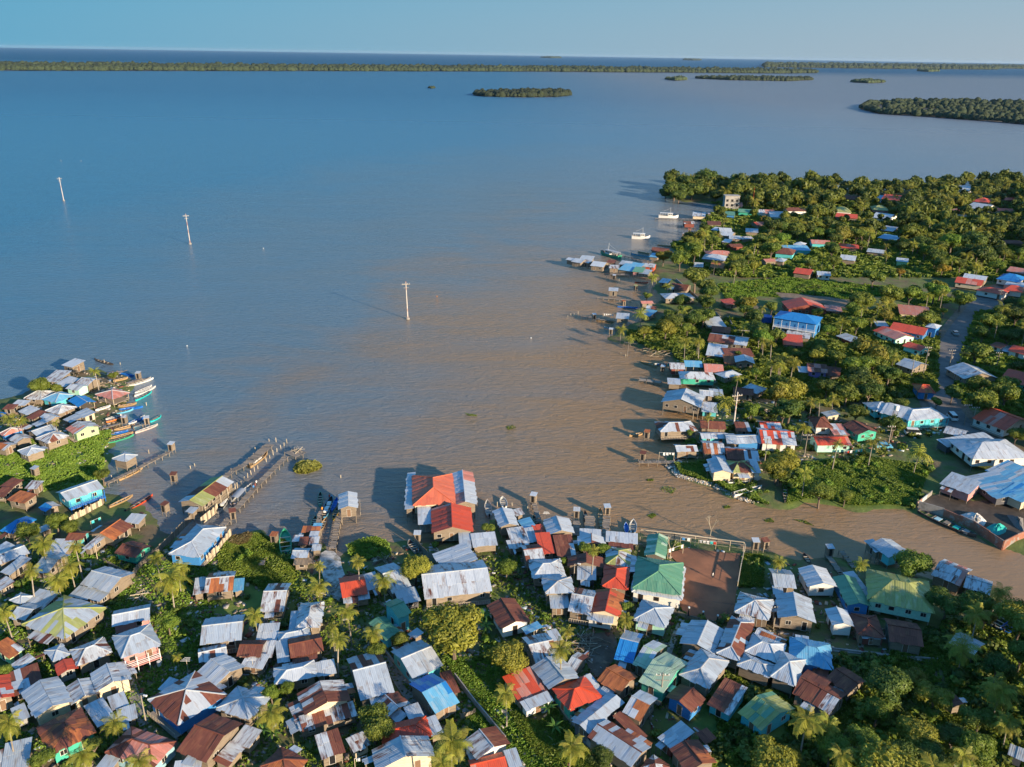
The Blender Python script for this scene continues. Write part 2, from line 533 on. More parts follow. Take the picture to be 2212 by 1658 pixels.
PALMS = """
@a 110 840 110|240 870 90|1130 290 80|660 900 60
@b 490 760 160|330 1090 120|680 1180 160|830 1000 150|900 790 110|1860 920 100|2010 1180 220|2100 1050 140|60 1550 150
@e 1880 290 150|1130 660 130|2050 800 90|2080 950 140|1870 80 80|200 1140 70
@g 450 1270 110|760 1510 160
@h 270 230 110|480 430 110|1200 1440 210|1120 1600 140
@f 1310 840 210
@j 320 790 160|970 270 170|1010 60 100|1060 1440 200
@i 1340 670 80|1720 1480 110
@c 900 1540 170|1260 1180 150|1480 1600 170|60 1200 170
@m 690 400 80|1970 650 120|1790 880 140|1660 1180 180
@n 1990 480 200|180 770 180|370 800 140|500 1060 150|2080 790 130|1680 1080 140|820 230 50
@k 1640 500 110
@o 1010 430 140|1140 190 60|860 590 60|1510 40 70|1600 50 70
@p 60 60 90|200 40 90|310 690 100|630 420 100|500 430 70|400 430 70|1030 860 120|660 860 70|1500 960 150|340 1150 90
@s 90 950 100|1140 1180 110|1300 1210 110|1030 1230 90|1930 710 110|870 830 70
@r 1210 480 80|1590 930 100|1050 960 120|790 1130 90|890 1240 80|1630 1300 110|1790 1320 110|1740 60 110|1400 590 80
@t 480 1240 90|300 620 70|230 790 80|1470 150 90|740 1240 60
@u 770 270 80|970 700 60|740 830 80|900 860 60|640 930 80|1250 1030 80|1480 880 80|1650 950 70|1700 400 50|1850 420 50|1600 260 40|1930 290 40|150 1320 70|1100 1240 70|860 1180 50
@v 400 300 45|850 300 50|930 300 50|1170 470 60|780 560 50|1680 1220 80|1400 1150 80|640 1080 60|1720 280 45|480 800 60|1100 1010 60
"""
BANANAS = "@j 800 960 90|880 1180 60@i 40 1470 70@s 650 700 70|730 690 60@h 1510 270 60|1520 360 60@f 1330 1100 80|1230 1060 70@p 700 180 50@o 770 200 60"
# base pixel, top pixel, kind
POLES = """
@z 138 435 127 383 pylon|411 528 404 462 pylon|881 690 878 608 pylon|132 349 132 345 stake
@o 1103 720 1145 330 pylon|1425 1080 1455 815 power|685 620 690 530 stake
@f 335 390 305 230 antenna|910 165 868 0 stake|1115 420 1100 220 antenna
@c 1575 1200 1535 880 lamp|675 330 655 190 lamp
@i 1110 1060 1175 845 lamp|780 400 783 230 antenna|110 1050 125 950 lamp
@l 235 920 292 556 power
@k 1110 1130 1107 985 lamp|420 1110 412 1005 post|570 1145 577 1045 post|740 1180 746 1095 post|912 1220 917 1140 post|1600 1200 1590 1015 power
@p 320 1000 355 770 power|1195 860 1225 680 power
@q 800 380 848 170 power|885 350 935 195 power
@t 830 1470 915 1120 power|1130 1430 1240 1160 power|1270 1360 1307 1215 stake|1700 1400 1740 1180 power|1730 620 1775 440 power|1665 360 1672 290 stake
@s 110 440 130 325 lamp|125 1280 145 1185 stake
@b 108 180 80 140 antenna|1155 940 1100 750 stake|612 1400 590 1270 antenna|130 100 125 45 antenna|1150 1440 1155 1400 lamp
@u 1290 580 1310 320 mast|935 1170 945 1050 mast
@h 155 675 150 510 stake
@m 690 990 705 915 lamp
"""
DOCKS = """
@d 745 615 870 515 1.6|870 515 1050 430 1.8|1050 430 1310 205 2.6|740 1180 835 1075 1.4|905 975 1165 680 1.5|1165 680 1500 350 1.5|1540 340 1680 280 4.5|1205 1640 1310 1350 0.9|1545 1620 1580 1370 0.9|1870 1170 1900 1000 0.9|1790 1620 1790 1180 1
@a 1265 1620 1640 1440 1.1|1640 1440 2010 1245 1.1|1200 975 1440 905 1|1580 945 1770 905 1|1500 435 1700 375 1.4
@g 150 1130 222 745 1.3
@i 640 110 700 340 1.1|1300 430 1300 260 2.2|1480 560 1505 260 1.6|1140 500 1145 320 1.5
@o 125 1058 515 1058 1.4|130 205 435 240 2
@r 790 205 1180 280 0.9|490 748 980 785 0.9|280 1000 720 1055 0.9|650 440 930 455 3|830 1330 1000 1345 .8
@u 175 675 890 690 3|440 760 640 790 .8
@m 390 340 520 520 1.2|510 290 630 450 1
"""
# fences: board / wall / wire ; polylines of ground points, height
FENCES = """
@d board 560 1640 700 1500 855 1300 2.2|board 490 1160 590 1080 690 1000 1.8|dark 0 1480 200 1290 400 1080 560 900 1.6
@b board 830 505 1000 420 1120 350 1240 290 1.6|dark 1230 1000 1560 1190 1700 1010 1900 850 2150 600 1.6
@j wall 880 890 1080 1150 1310 1470 1.4
@h wall 1235 850 1440 1120 1700 1430 1.3|wall 590 600 760 820 860 960 .9|dark 1290 1230 1430 1170 1.2
@k wire 0 230 400 270 900 340 1220 380 2.4|wire 1240 370 1190 600 1150 830 1.8|dark 390 1120 560 1190 900 1270 1.2
@g dark 1120 1080 1250 1230 1480 1390 2
@q red 360 1170 600 1240 900 1370 1170 1545 2.6|red 1170 1545 1300 1480 1400 1440 2.6|red 345 1160 490 1040 2
@m wall 415 1212 900 1275 1410 1312 .5
@s wall 440 690 545 865 790 885 1.6
@r wall 1500 520 1740 720 2072 1010 .8
"""
LANDMARKS = """z|955 1075|orange-roofed house over the water
z|753 1092|white-roofed hut on stilts
z|1424 1250|big green hip-roofed building
z|1540 1280|red dirt yard
z|1943 1290|big olive-roofed house
z|975 1365|huge round tree
z|860 1345|green-and-turquoise house
z|1000 1245|long pale tin warehouse
z|172 1065|long blue stilt house
z|440 1180|big pale blue dock house
z|450 1070|yellow-and-rust dock house
z|270 1000|stilt hut at the pier
z|182 925|pale green stilt house
z|245 850|red-roofed open pavilion
z|140 1330|olive-and-silver pyramid roof
z|380 1490|speckled white hip roof
z|1765 1410|sky-blue hip roof
z|1355 1395|bright blue tarp roof
z|1648 1540|moss-green gabled house
z|1345 1240|bright red hip roof
z|1590 890|red-and-white shore pylon
z|880 650|nearest water pylon
z|1720 690|blue two-storey house
z|1725 655|long red gabled hall
z|1960 910|long turquoise house
z|2090 975|white warehouse
z|2070 1120|walled river yard
z|2040 750|asphalt road
z|1640 610|open green field
z|1860 1040|marsh beside the channel
z|1560 1050|rubble beach
z|1300 575|stilt huts over the water
z|1440 468|white trawler at the long dock
z|1540 400|wooded headland tip
z|1910 430|red roof near the far shore
z|2175 388|thatched roofs
z|1680 945|big red shore house
z|1470 865|big plank house on stilts
z|1230 1500|red-roofed twin houses
z|690 1430|long rust-brown roof
z|250 1520|orange-brown hip roof
z|1320 950|outer brown water
z|1690 1340|long-eaved white hut
z|1900 1560|dark grove of trees
z|535 1190|green marsh strip
z|1010 1500|grassy walled lane
z|2060 1430|muddy corner of the bank
z|2110 640|row of red roofs by the road
z|1600 960|rust-and-silver row houses
z|2150 450|hilltop white villas
z|1560 760|shore palms
z|1480 720|tree-lined point
z|1580 640|diagonal drain ditch
z|1800 560|inland tin roofs"""
LAND_L = [(-400,880),(0,866),(60,852),(100,828),(150,806),(210,800),(262,812),(290,830),(262,880),(262,925),(245,955),(228,975),(232,1010),(214,1040),(216,1062),(262,1078),(300,1095),(330,1128),(352,1150),(385,1168),(420,1190),(455,1190),(478,1172),(505,1162),(560,1152),(578,1165),(640,1172),(690,1180),(705,1205),(742,1212),(756,1176),(800,1166),(850,1178),(880,1172),(925,1165),(960,1172),(1000,1170),(1045,1152),(1060,1125),(1110,1130),(1175,1155),(1240,1158),(1300,1160),(1390,1162),(1560,1178),(1610,1186),(1640,1200),(1700,1206),(1780,1214),(1850,1212),(1900,1225),(1960,1238),(2010,1252),(2080,1262),(2130,1275),(2212,1320),(2420,1420),(2900,1900),(2200,2400),(0,2400),(-900,1900),(-900,950)]
LAND_R = [(2700,1330),(2300,1230),(2212,1192),(2150,1180),(2050,1135),(1985,1108),(1950,1098),(1900,1098),(1840,1102),(1800,1088),(1740,1085),(1700,1097),(1665,1100),(1620,1085),(1580,1072),(1540,1050),(1500,1040),(1465,1030),(1440,1005),(1448,985),(1478,975),(1478,950),(1520,938),(1540,905),(1530,880),(1560,850),(1545,830),(1520,800),(1475,790),(1450,770),(1410,762),(1375,748),(1335,740),(1318,732),(1335,712),(1385,695),(1400,665),(1440,645),(1415,622),(1425,600),(1405,585),(1420,562),(1462,552),(1450,533),(1495,512),(1530,492),(1510,475),(1560,458),(1570,447),(1530,440),(1480,436),(1440,428),(1426,415),(1436,402),(1480,397),(1600,397),(1700,403),(1800,410),(1900,416),(2000,408),(2100,402),(2212,400),(2700,395),(3100,700),(3100,1200)]
GRASSY = [[(0,960),(240,930),(232,1010),(210,1060),(110,1060),(0,1080)],[(470,1160),(590,1155),(640,1180),(650,1260),(560,1330),(400,1420),(350,1380),(420,1300),(470,1230)],[(1550,615),(1700,600),(1900,620),(2090,650),(1990,662),(1900,640),(1800,650),(1640,640),(1580,670)],[(1750,1000),(2000,1000),(1980,1100),(1800,1090),(1700,1090)],[(950,1360),(1100,1560),(1300,1700),(1060,1700),(980,1480)],[(1500,1440),(1700,1500),(1900,1500),(1900,1700),(1500,1700)],[(1440,1000),(1530,1000),(1640,1060),(1660,1100),(1560,1060)]]
# ------------------------------------------------------------------ survey helpers
def un(x, y, z=0.0):
    d = FW * FPX + RT * (x - 1106) - UP * (y - 829); t = (z - CAM_H) / d[2]
    return np.array([d[0] * t, d[1] * t, z])
def pr(p):
    v = np.asarray(p, float) - np.array([0, 0, CAM_H]); k = FPX / max(v.dot(FW), 1e-3)
    return 1106 + v.dot(RT) * k, 829 - v.dot(UP) * k
def dist(p): return float((np.asarray(p, float) - np.array([0, 0, CAM_H])).dot(FW))
def tx(t, x, y):
    if t == 'z': return float(x), float(y)
    a, b, s = TILES[t]; return (a + x / s) / 1.736, (b + y / s) / 1.736
def records(block, n=None):
    t = None
    for ln in block.replace('@', '\n@').splitlines():
        ln = ln.strip()
        if not ln: continue
        if ln[0] == '@': t = ln[1]; ln = ln[2:].strip()
        for rec in ln.split('|'):
            if rec.strip(): yield t, rec.split()
PL = np.array([un(*p)[:2] for p in LAND_L]); PR = np.array([un(*p)[:2] for p in LAND_R])
def inside(P, X, Y):
    X = np.asarray(X, float); r = np.zeros(X.shape, bool); n = len(P)
    for i in range(n):
        x1, y1 = P[i]; x2, y2 = P[(i + 1) % n]
        c = ((y1 > Y) != (y2 > Y)) & (X < (x2 - x1) * (Y - y1) / (y2 - y1 + 1e-12) + x1); r ^= c
    return r
def sdist(P, X, Y):
    X = np.asarray(X, float); d = np.full(X.shape, 1e9); n = len(P)
    for i in range(n):
        a = P[i]; b = P[(i + 1) % n]; ab = b - a; l = ab.dot(ab) + 1e-9
        t = np.clip(((X - a[0]) * ab[0] + (Y - a[1]) * ab[1]) / l, 0, 1)
        d = np.minimum(d, np.hypot(X - a[0] - t * ab[0], Y - a[1] - t * ab[1]))
    return np.where(inside(P, X, Y), d, -d)
def land(X, Y): return np.maximum(sdist(PL, X, Y), sdist(PR, X, Y))
def gz(x, y):
    s = float(land(np.array([x]), np.array([y]))[0])
    return 0.7 if s > 3 else (0.7 * (s + 1) / 4 if s > -1 else -1.2)
# ------------------------------------------------------------------ object helpers
def link(o, parent=None):
    COL.objects.link(o)
    if parent is not None: o.parent = parent
    return o
def mesh(name, V, F, mats, UVs=None, MI=None, smooth=False):
    me = D.meshes.new(name); me.from_pydata([tuple(v) for v in V], [], F)
    for m in mats: me.materials.append(m)
    if MI is not None: me.polygons.foreach_set('material_index', MI)
    if UVs is not None:
        uv = me.uv_layers.new(name='UV'); uv.data.foreach_set('uv', np.asarray(UVs, np.float32).ravel())
    if smooth: me.polygons.foreach_set('use_smooth', [True] * len(me.polygons))
    me.update(); return me
def fast_mesh(name, V, Q, mats, MI=None):
    V = np.asarray(V, np.float32); Q = np.asarray(Q, np.int32); k = Q.shape[1]
    me = D.meshes.new(name); me.vertices.add(len(V)); me.vertices.foreach_set('co', V.ravel())
    me.loops.add(Q.size); me.loops.foreach_set('vertex_index', Q.ravel())
    me.polygons.add(len(Q)); me.polygons.foreach_set('loop_start', np.arange(0, Q.size, k, dtype=np.int32))
    try: me.polygons.foreach_set('loop_total', np.full(len(Q), k, np.int32))
    except Exception: pass
    for m in mats: me.materials.append(m)
    if MI is not None: me.polygons.foreach_set('material_index', np.asarray(MI, np.int32))
    me.update(calc_edges=True); me.validate(); return me
def obj(name, me, parent=None, loc=None, rz=None):
    o = D.objects.new(name, me); link(o, parent)
    if loc is not None: o.location = loc
    if rz is not None: o.rotation_euler = (0, 0, rz)
    return o
def empty(name, loc, rz=0.0):
    o = D.objects.new(name, None); link(o); o.location = loc; o.rotation_euler = (0, 0, rz); o.empty_display_size = 0.5; return o
class MB:
    def __init__(s): s.V = []; s.F = []; s.M = []
    def add(s, V, F, m=0):
        b = len(s.V); s.V += [tuple(v) for v in V]; s.F += [[i + b for i in f] for f in F]; s.M += [m] * len(F)
    def box(s, x0, x1, y0, y1, z0, z1, m=0):
        s.add([(x0, y0, z0), (x1, y0, z0), (x1, y1, z0), (x0, y1, z0), (x0, y0, z1), (x1, y0, z1), (x1, y1, z1), (x0, y1, z1)],
              [(3, 2, 1, 0), (4, 5, 6, 7), (0, 1, 5, 4), (1, 2, 6, 5), (2, 3, 7, 6), (3, 0, 4, 7)], m)
    def bar(s, a, b, r, m=0, n=4, r2=None):
        a = Vector(a); b = Vector(b); d = (b - a); q = d.to_track_quat('Z', 'Y'); r2 = r if r2 is None else r2; V = []
        for c, rr in ((a, r), (b, r2)):
            for i in range(n):
                t = 2 * math.pi * (i + .5) / n; V.append(c + q @ Vector((math.cos(t) * rr, math.sin(t) * rr, 0)))
        F = [(i, (i + 1) % n, n + (i + 1) % n, n + i) for i in range(n)] + [tuple(range(n - 1, -1, -1)), tuple(range(n, 2 * n))]
        s.add(V, F, m)
    def build(s, name, mats, parent=None, **k):
        return obj(name, mesh(name, s.V, s.F, mats if isinstance(mats, (list, tuple)) else [mats], MI=s.M), parent, **k)
THINGS = []   # things waiting for their label: object, look, category, group, position in the photograph
def thing(o, look, cat, group=None, label=None):
    o['category'] = cat
    if group: o['group'] = group
    p = np.array(o.location) if o.type == 'EMPTY' or o.location.length > 0 else np.array(o.get('_c', (0, 0, 0)))
    if label: o['label'] = label
    THINGS.append((o, look, cat, label, pr(p)))
    return o
# ------------------------------------------------------------------ materials
def mat(name, base, rough=0.8, metal=0.0, var=0.12, noise=None, ncol=None, nlo=.45, nhi=.6, bump=None, coord='Object', hue=0.0, spec=None, rnd=None, stretch=(1, 1, 1), emis=None):
    m = D.materials.new(name); m.use_nodes = True; t = m.node_tree; b = t.nodes['Principled BSDF']; L = t.links.new
    b.inputs['Roughness'].default_value = rough; b.inputs['Metallic'].default_value = metal
    if spec is not None: b.inputs['Specular IOR Level'].default_value = spec
    tc = t.nodes.new('ShaderNodeTexCoord'); mp = t.nodes.new('ShaderNodeMapping'); mp.inputs['Scale'].default_value = stretch
    src = tc.outputs['UV' if coord == 'UV' else 'Object']; 
    if coord == 'World': src = t.nodes.new('ShaderNodeNewGeometry').outputs['Position']
    L(src, mp.inputs['Vector']); oi = t.nodes.new('ShaderNodeObjectInfo')
    off = t.nodes.new('ShaderNodeVectorMath'); off.operation = 'ADD'; L(mp.outputs[0], off.inputs[0])
    sc = t.nodes.new('ShaderNodeMath'); sc.operation = 'MULTIPLY'; sc.inputs[1].default_value = 60.0 if coord != 'World' else 0.0; L(oi.outputs['Random'], sc.inputs[0]); L(sc.outputs[0], off.inputs[1])
    vec = off.outputs[0]
    rgb = t.nodes.new('ShaderNodeRGB'); rgb.outputs[0].default_value = (*base, 1); out = rgb.outputs[0]
    if ncol is not None:
        n = t.nodes.new('ShaderNodeTexNoise'); n.inputs['Scale'].default_value = noise or 1.0; n.inputs['Detail'].default_value = 6; n.inputs['Roughness'].default_value = .65; L(vec, n.inputs['Vector'])
        r = t.nodes.new('ShaderNodeMapRange'); r.inputs['From Min'].default_value = nlo; r.inputs['From Max'].default_value = nhi; L(n.outputs['Fac'], r.inputs['Value'])
        mx = t.nodes.new('ShaderNodeMix'); mx.data_type = 'RGBA'; L(r.outputs[0], mx.inputs['Factor']); L(out, mx.inputs[6]); mx.inputs[7].default_value = (*ncol, 1); out = mx.outputs[2]
    h = t.nodes.new('ShaderNodeHueSaturation'); L(out, h.inputs['Color'])
    n2 = t.nodes.new('ShaderNodeTexNoise'); n2.inputs['Scale'].default_value = (noise or 1.0) * 3.1; n2.inputs['Detail'].default_value = 4; L(vec, n2.inputs['Vector'])
    a = t.nodes.new('ShaderNodeMapRange'); a.inputs['To Min'].default_value = 1 - var; a.inputs['To Max'].default_value = 1 + var; L(n2.outputs['Fac'], a.inputs['Value']); a.inputs['From Min'].default_value = .25; a.inputs['From Max'].default_value = .75
    c = t.nodes.new('ShaderNodeMapRange'); rr = var if rnd is None else rnd; c.inputs['To Min'].default_value = 1 - rr; c.inputs['To Max'].default_value = 1 + rr; L(oi.outputs['Random'], c.inputs['Value'])
    v = t.nodes.new('ShaderNodeMath'); v.operation = 'MULTIPLY'; L(a.outputs[0], v.inputs[0]); L(c.outputs[0], v.inputs[1]); L(v.outputs[0], h.inputs['Value'])
    if hue:
        hh = t.nodes.new('ShaderNodeMapRange'); hh.inputs['To Min'].default_value = .5 - hue; hh.inputs['To Max'].default_value = .5 + hue; L(oi.outputs['Random'], hh.inputs['Value']); L(hh.outputs[0], h.inputs['Hue'])
    L(h.outputs[0], b.inputs['Base Color'])
    if bump:
        kind, scale, stren, dst = bump
        if kind == 'rib':
            wv = t.nodes.new('ShaderNodeTexWave'); wv.bands_direction = 'X'; wv.inputs['Scale'].default_value = scale; wv.inputs['Distortion'].default_value = 0; L(src, wv.inputs['Vector']); f = wv.outputs['Fac']
        else:
            nn = t.nodes.new('ShaderNodeTexNoise'); nn.inputs['Scale'].default_value = scale; nn.inputs['Detail'].default_value = 5; L(vec, nn.inputs['Vector']); f = nn.outputs['Fac']
        bp = t.nodes.new('ShaderNodeBump'); bp.inputs['Strength'].default_value = stren; bp.inputs['Distance'].default_value = dst; L(f, bp.inputs['Height']); L(bp.outputs[0], b.inputs['Normal'])
    return m
RUST = (.15, .055, .028)
def roofm(name, base, ncol, lo, hi, metal=.15, rough=.5, var=.1):
    return mat(name, base, rough, metal, var, 0.9, ncol, lo, hi, ('rib', 1.05, .5, .03), 'UV', stretch=(1.2, .35, 1))
RM = dict(w=roofm('pale zinc', (.52, .56, .59), (.30, .20, .14), .56, .76), s=roofm('grey zinc', (.42, .48, .53), (.27, .21, .17), .52, .74, .2),
 m=roofm('streaked zinc', (.54, .57, .58), RUST, .48, .64), r=roofm('dark rusted tin', (.16, .050, .030), (.24, .095, .045), .5, .7, 0, .75, .2),
 o=roofm('orange rusted tin', (.40, .13, .04), (.20, .06, .028), .45, .65, 0, .75, .2), R=roofm('red painted tin', (.55, .075, .03), (.40, .07, .035), .5, .75, 0, .5),
 O=roofm('orange painted tin', (.62, .155, .075), (.50, .10, .06), .5, .8, 0, .5), p=roofm('faded pink tin', (.50, .19, .14), (.40, .30, .27), .5, .7, 0, .6, .15),
 b=roofm('blue painted tin', (.02, .20, .52), (.03, .26, .55), .5, .8, 0, .45), B=roofm('light blue tin', (.12, .36, .55), (.28, .40, .48), .5, .7, 0, .5),
 g=roofm('green painted tin', (.11, .28, .17), (.20, .35, .20), .5, .75, 0, .5), l=roofm('pale green tin', (.36, .50, .34), (.44, .54, .42), .45, .7, 0, .5),
 y=roofm('olive tin', (.31, .33, .10), (.42, .44, .24), .5, .72, 0, .55, .15), t=roofm('weathered planks', (.30, .22, .14), (.20, .15, .10), .45, .6, 0, .9))
def wallm(name, base, dirt=.6, st=(1, 1, 5)):
    return mat(name, base, .85, 0, .12, .7, tuple(c * dirt for c in base), .5, .72, ('n', 3, .35, .03), stretch=st)
WM = dict(W=wallm('weathered boards', (.25, .20, .145), .45), D=wallm('dark boards', (.10, .10, .11)), p=wallm('pink wall', (.50, .24, .22), .8, (1, 1, 1)), g=wallm('pale green boards', (.42, .66, .33), .85, (1, 1, 3)),
 G=wallm('sea green boards', (.05, .40, .28), .7), T=wallm('turquoise boards', (.10, .52, .56), .75), b=wallm('blue boards', (.04, .22, .52), .8), w=wallm('white boards', (.72, .71, .66), .82), c=wallm('cream boards', (.62, .52, .36), .7),
 k=wallm('grey block wall', (.30, .30, .29), .8, (1, 1, 1)), o=wallm('tan boards', (.45, .22, .08)), r=wallm('red-brown boards', (.22, .06, .04)), R=wallm('red boards', (.45, .08, .03)), B=wallm('light blue wall', (.30, .52, .60), .7, (1, 1, 1)),
 v=wallm('violet wall', (.26, .20, .52), .85, (1, 1, 1)), t=wallm('mint wall', (.42, .74, .58), .9, (1, 1, 1)), open=None)
M = dict(post=mat('grey timber', (.24, .20, .155), .9, var=.25, noise=2), light_post=mat('pale timber', (.50, .42, .30), .85, var=.2, noise=2), plank=mat('dock boards', (.24, .20, .16), .9, var=.2, rnd=.3, noise=1.5, bump=('n', 6, .4, .03)),
 dark=mat('dark opening', (.018, .018, .02), .35, var=.05), frame=mat('window frame', (.55, .52, .46), .7), door=mat('door boards', (.20, .12, .07), .8), white=mat('white paint', (.75, .75, .72), .5, var=.08), red=mat('red paint', (.5, .04, .02), .5),
 conc=mat('concrete', (.33, .31, .28), .9, 0, .15, .6, (.20, .19, .17), .5, .65), brick=mat('red stained concrete', (.33, .14, .09), .9, 0, .2, .5, (.30, .29, .27), .5, .6), bark=mat('bark', (.16, .12, .09), .9, var=.3, noise=4), trunk=mat('palm bark', (.30, .26, .21), .9, var=.25, noise=5),
 glass=mat('dark glass', (.02, .025, .03), .08, var=.02), tyre=mat('rubber', (.02, .02, .02), .8), skin=mat('skin', (.22, .12, .07), .6), tank=mat('blue plastic', (.02, .12, .42), .45), teal=mat('teal tarpaulin', (.01, .38, .33), .6, bump=('n', 1.5, .6, .2)),
 thatch=mat('thatch', (.13, .10, .07), .95, var=.3, noise=3), gravelpile=mat('grey gravel', (.20, .19, .18), .95, var=.3, noise=4), wire=mat('cable', (.03, .03, .03), .6), vest=mat('orange cloth', (.85, .30, .02), .8), blue=mat('blue cloth', (.05, .25, .6), .8), pylon=mat('red and white pylon paint', (.56, .51, .46), .7, 0, .1, .35, (.40, .20, .15), .5, .6, coord='Object', stretch=(.2, .2, 1.2)), soil=mat('dry branches', (.20, .15, .10), .95, var=.3, noise=3))
BM = dict(w=mat('white hull', (.70, .70, .67), .5, var=.08), k=mat('grey hull', (.36, .37, .36), .6), T=mat('turquoise hull', (.02, .50, .50), .5), b=mat('blue hull', (.01, .14, .50), .45), B=mat('light blue hull', (.12, .42, .62), .5), n=mat('bare wood hull', (.36, .24, .12), .75, var=.2, noise=2),
 o=mat('orange hull', (.70, .20, .04), .5), p=mat('chalky pink hull', (.55, .44, .40), .7), G=mat('green hull', (.05, .34, .20), .5), d=mat('dark wood hull', (.07, .06, .055), .8), R=mat('red hull', (.62, .08, .03), .5), y=mat('yellow hull', (.62, .42, .04), .55))
CLOTH = [M['white'], M['red'], M['blue'], mat('turquoise cloth', (.05, .5, .5), .8), mat('black cloth', (.03, .03, .04), .8)]
def leafm(name, base, ncol, tr=.32):
    m = mat(name, base, .55, 0, .30, .9, ncol, .42, .68, hue=.012, rnd=.18, spec=.35)
    t = m.node_tree; b = t.nodes['Principled BSDF']; d = t.nodes.new('ShaderNodeBsdfTranslucent'); mx = t.nodes.new('ShaderNodeMixShader'); mx.inputs[0].default_value = tr
    t.links.new(b.inputs['Base Color'].links[0].from_socket, d.inputs['Color']); t.links.new(b.outputs[0], mx.inputs[1]); t.links.new(d.outputs[0], mx.inputs[2]); t.links.new(mx.outputs[0], t.nodes['Material Output'].inputs['Surface']); return m
LM = dict(y=leafm('olive leaves', (.22, .22, .028), (.32, .30, .045)), m=leafm('green leaves', (.13, .18, .025), (.23, .27, .04)), d=leafm('dark leaves', (.075, .12, .022), (.15, .19, .03)), l=leafm('bright leaves', (.14, .22, .025), (.22, .30, .04)), o=leafm('golden leaves', (.30, .20, .02), (.36, .26, .03)),
 palm=leafm('palm fronds', (.25, .28, .035), (.42, .37, .06), .35), ban=leafm('banana leaves', (.09, .19, .03), (.14, .24, .04), .35), grass=leafm('marsh grass', (.14, .23, .03), (.23, .30, .045), .2), reed=leafm('yellow reeds', (.20, .20, .04), (.27, .25, .07), .2), dry=leafm('dry weeds', (.16, .13, .05), (.22, .18, .08), .2))
LAND_SURF = dict(dirt=mat('red dirt', (.36, .15, .075), .95, 0, .12, .12, (.22, .10, .055), .42, .62, coord='World'), sand=mat('shell sand', (.52, .50, .46), .95, 0, .25, .5, (.22, .20, .16), .48, .62, coord='World'), path=mat('cement path', (.30, .28, .24), .9, 0, .15, .4, (.20, .18, .15), .45, .6, coord='World'),
 road=mat('asphalt', (.20, .175, .16), .85, 0, .1, .3, (.11, .105, .10), .4, .7, coord='World'), verge=mat('road verge dust', (.24, .17, .12), .95, 0, .15, .4, (.16, .12, .08), .4, .6, coord='World'), rubble=mat('shell and rubble shore', (.40, .34, .27), .95, 0, .4, 1.2, (.12, .10, .07), .47, .56, coord='World', bump=('n', 3, .8, .2)), mud=mat('dark mud', (.085, .062, .042), .8, 0, .3, .3, (.14, .11, .08), .5, .7, coord='World'))
# ------------------------------------------------------------------ ground, water, haze
def ground():
    X = np.arange(-250, 640, 2.2); Y = np.arange(38, 780, 2.2); GX, GY = np.meshgrid(X, Y)
    JX = GX + RNG.uniform(-.4, .4, GX.shape); JY = GY + RNG.uniform(-.4, .4, GX.shape)
    s = land(JX, JY)
    s = s + 1.2 * np.sin(JX * .45 + np.sin(JY * .3) * 2) * np.cos(JY * .37)
    Z = np.where(s > 3, .7, np.where(s > -1, .7 * (s + 1) / 4, np.maximum(-1.4, (s + 1) * .35)))
    Z = Z + np.where(s > 4, 0.05 * np.sin(JX * .9) * np.cos(JY * .8) - .05, 0)
    V = np.stack([JX, JY, Z], -1).reshape(-1, 3); ny, nx = GX.shape
    i = np.arange(nx - 1)[None, :] + nx * np.arange(ny - 1)[:, None]
    Q = np.stack([i, i + 1, i + 1 + nx, i + nx], -1).reshape(-1, 4)
    m = mat('village ground', (.095, .125, .030), .95, 0, .3, .11, (.135, .10, .055), .47, .60, ('n', 1.2, .6, .25), coord='World')
    me = fast_mesh('ground', V, Q, [m]); o = obj('ground', me); o['kind'] = 'structure'
    g = np.zeros(V.shape[0], np.float32)
    for P in GRASSY: g = np.maximum(g, inside(np.array([un(*p, .7)[:2] for p in P]), V[:, 0], V[:, 1]).astype(np.float32))
    at = me.attributes.new('lush', 'FLOAT', 'POINT'); at.data.foreach_set('value', g)
    t = m.node_tree; h = t.nodes['Principled BSDF'].inputs['Base Color'].links[0].from_socket
    a = t.nodes.new('ShaderNodeAttribute'); a.attribute_name = 'lush'; mx = t.nodes.new('ShaderNodeMix'); mx.data_type = 'RGBA'
    t.links.new(a.outputs['Fac'], mx.inputs['Factor']); t.links.new(h, mx.inputs[6])
    n = t.nodes.new('ShaderNodeTexNoise'); n.inputs['Scale'].default_value = .25; n.inputs['Detail'].default_value = 8; gp = t.nodes.new('ShaderNodeNewGeometry'); t.links.new(gp.outputs['Position'], n.inputs['Vector'])
    cr = t.nodes.new('ShaderNodeValToRGB'); cr.color_ramp.elements[0].color = (.06, .11, .018, 1); cr.color_ramp.elements[0].position = .35; cr.color_ramp.elements[1].color = (.17, .22, .04, 1); cr.color_ramp.elements[1].position = .68
    t.links.new(n.outputs['Fac'], cr.inputs[0]); t.links.new(cr.outputs[0], mx.inputs[7]); t.links.new(mx.outputs[2], t.nodes['Principled BSDF'].inputs['Base Color'])
ground()
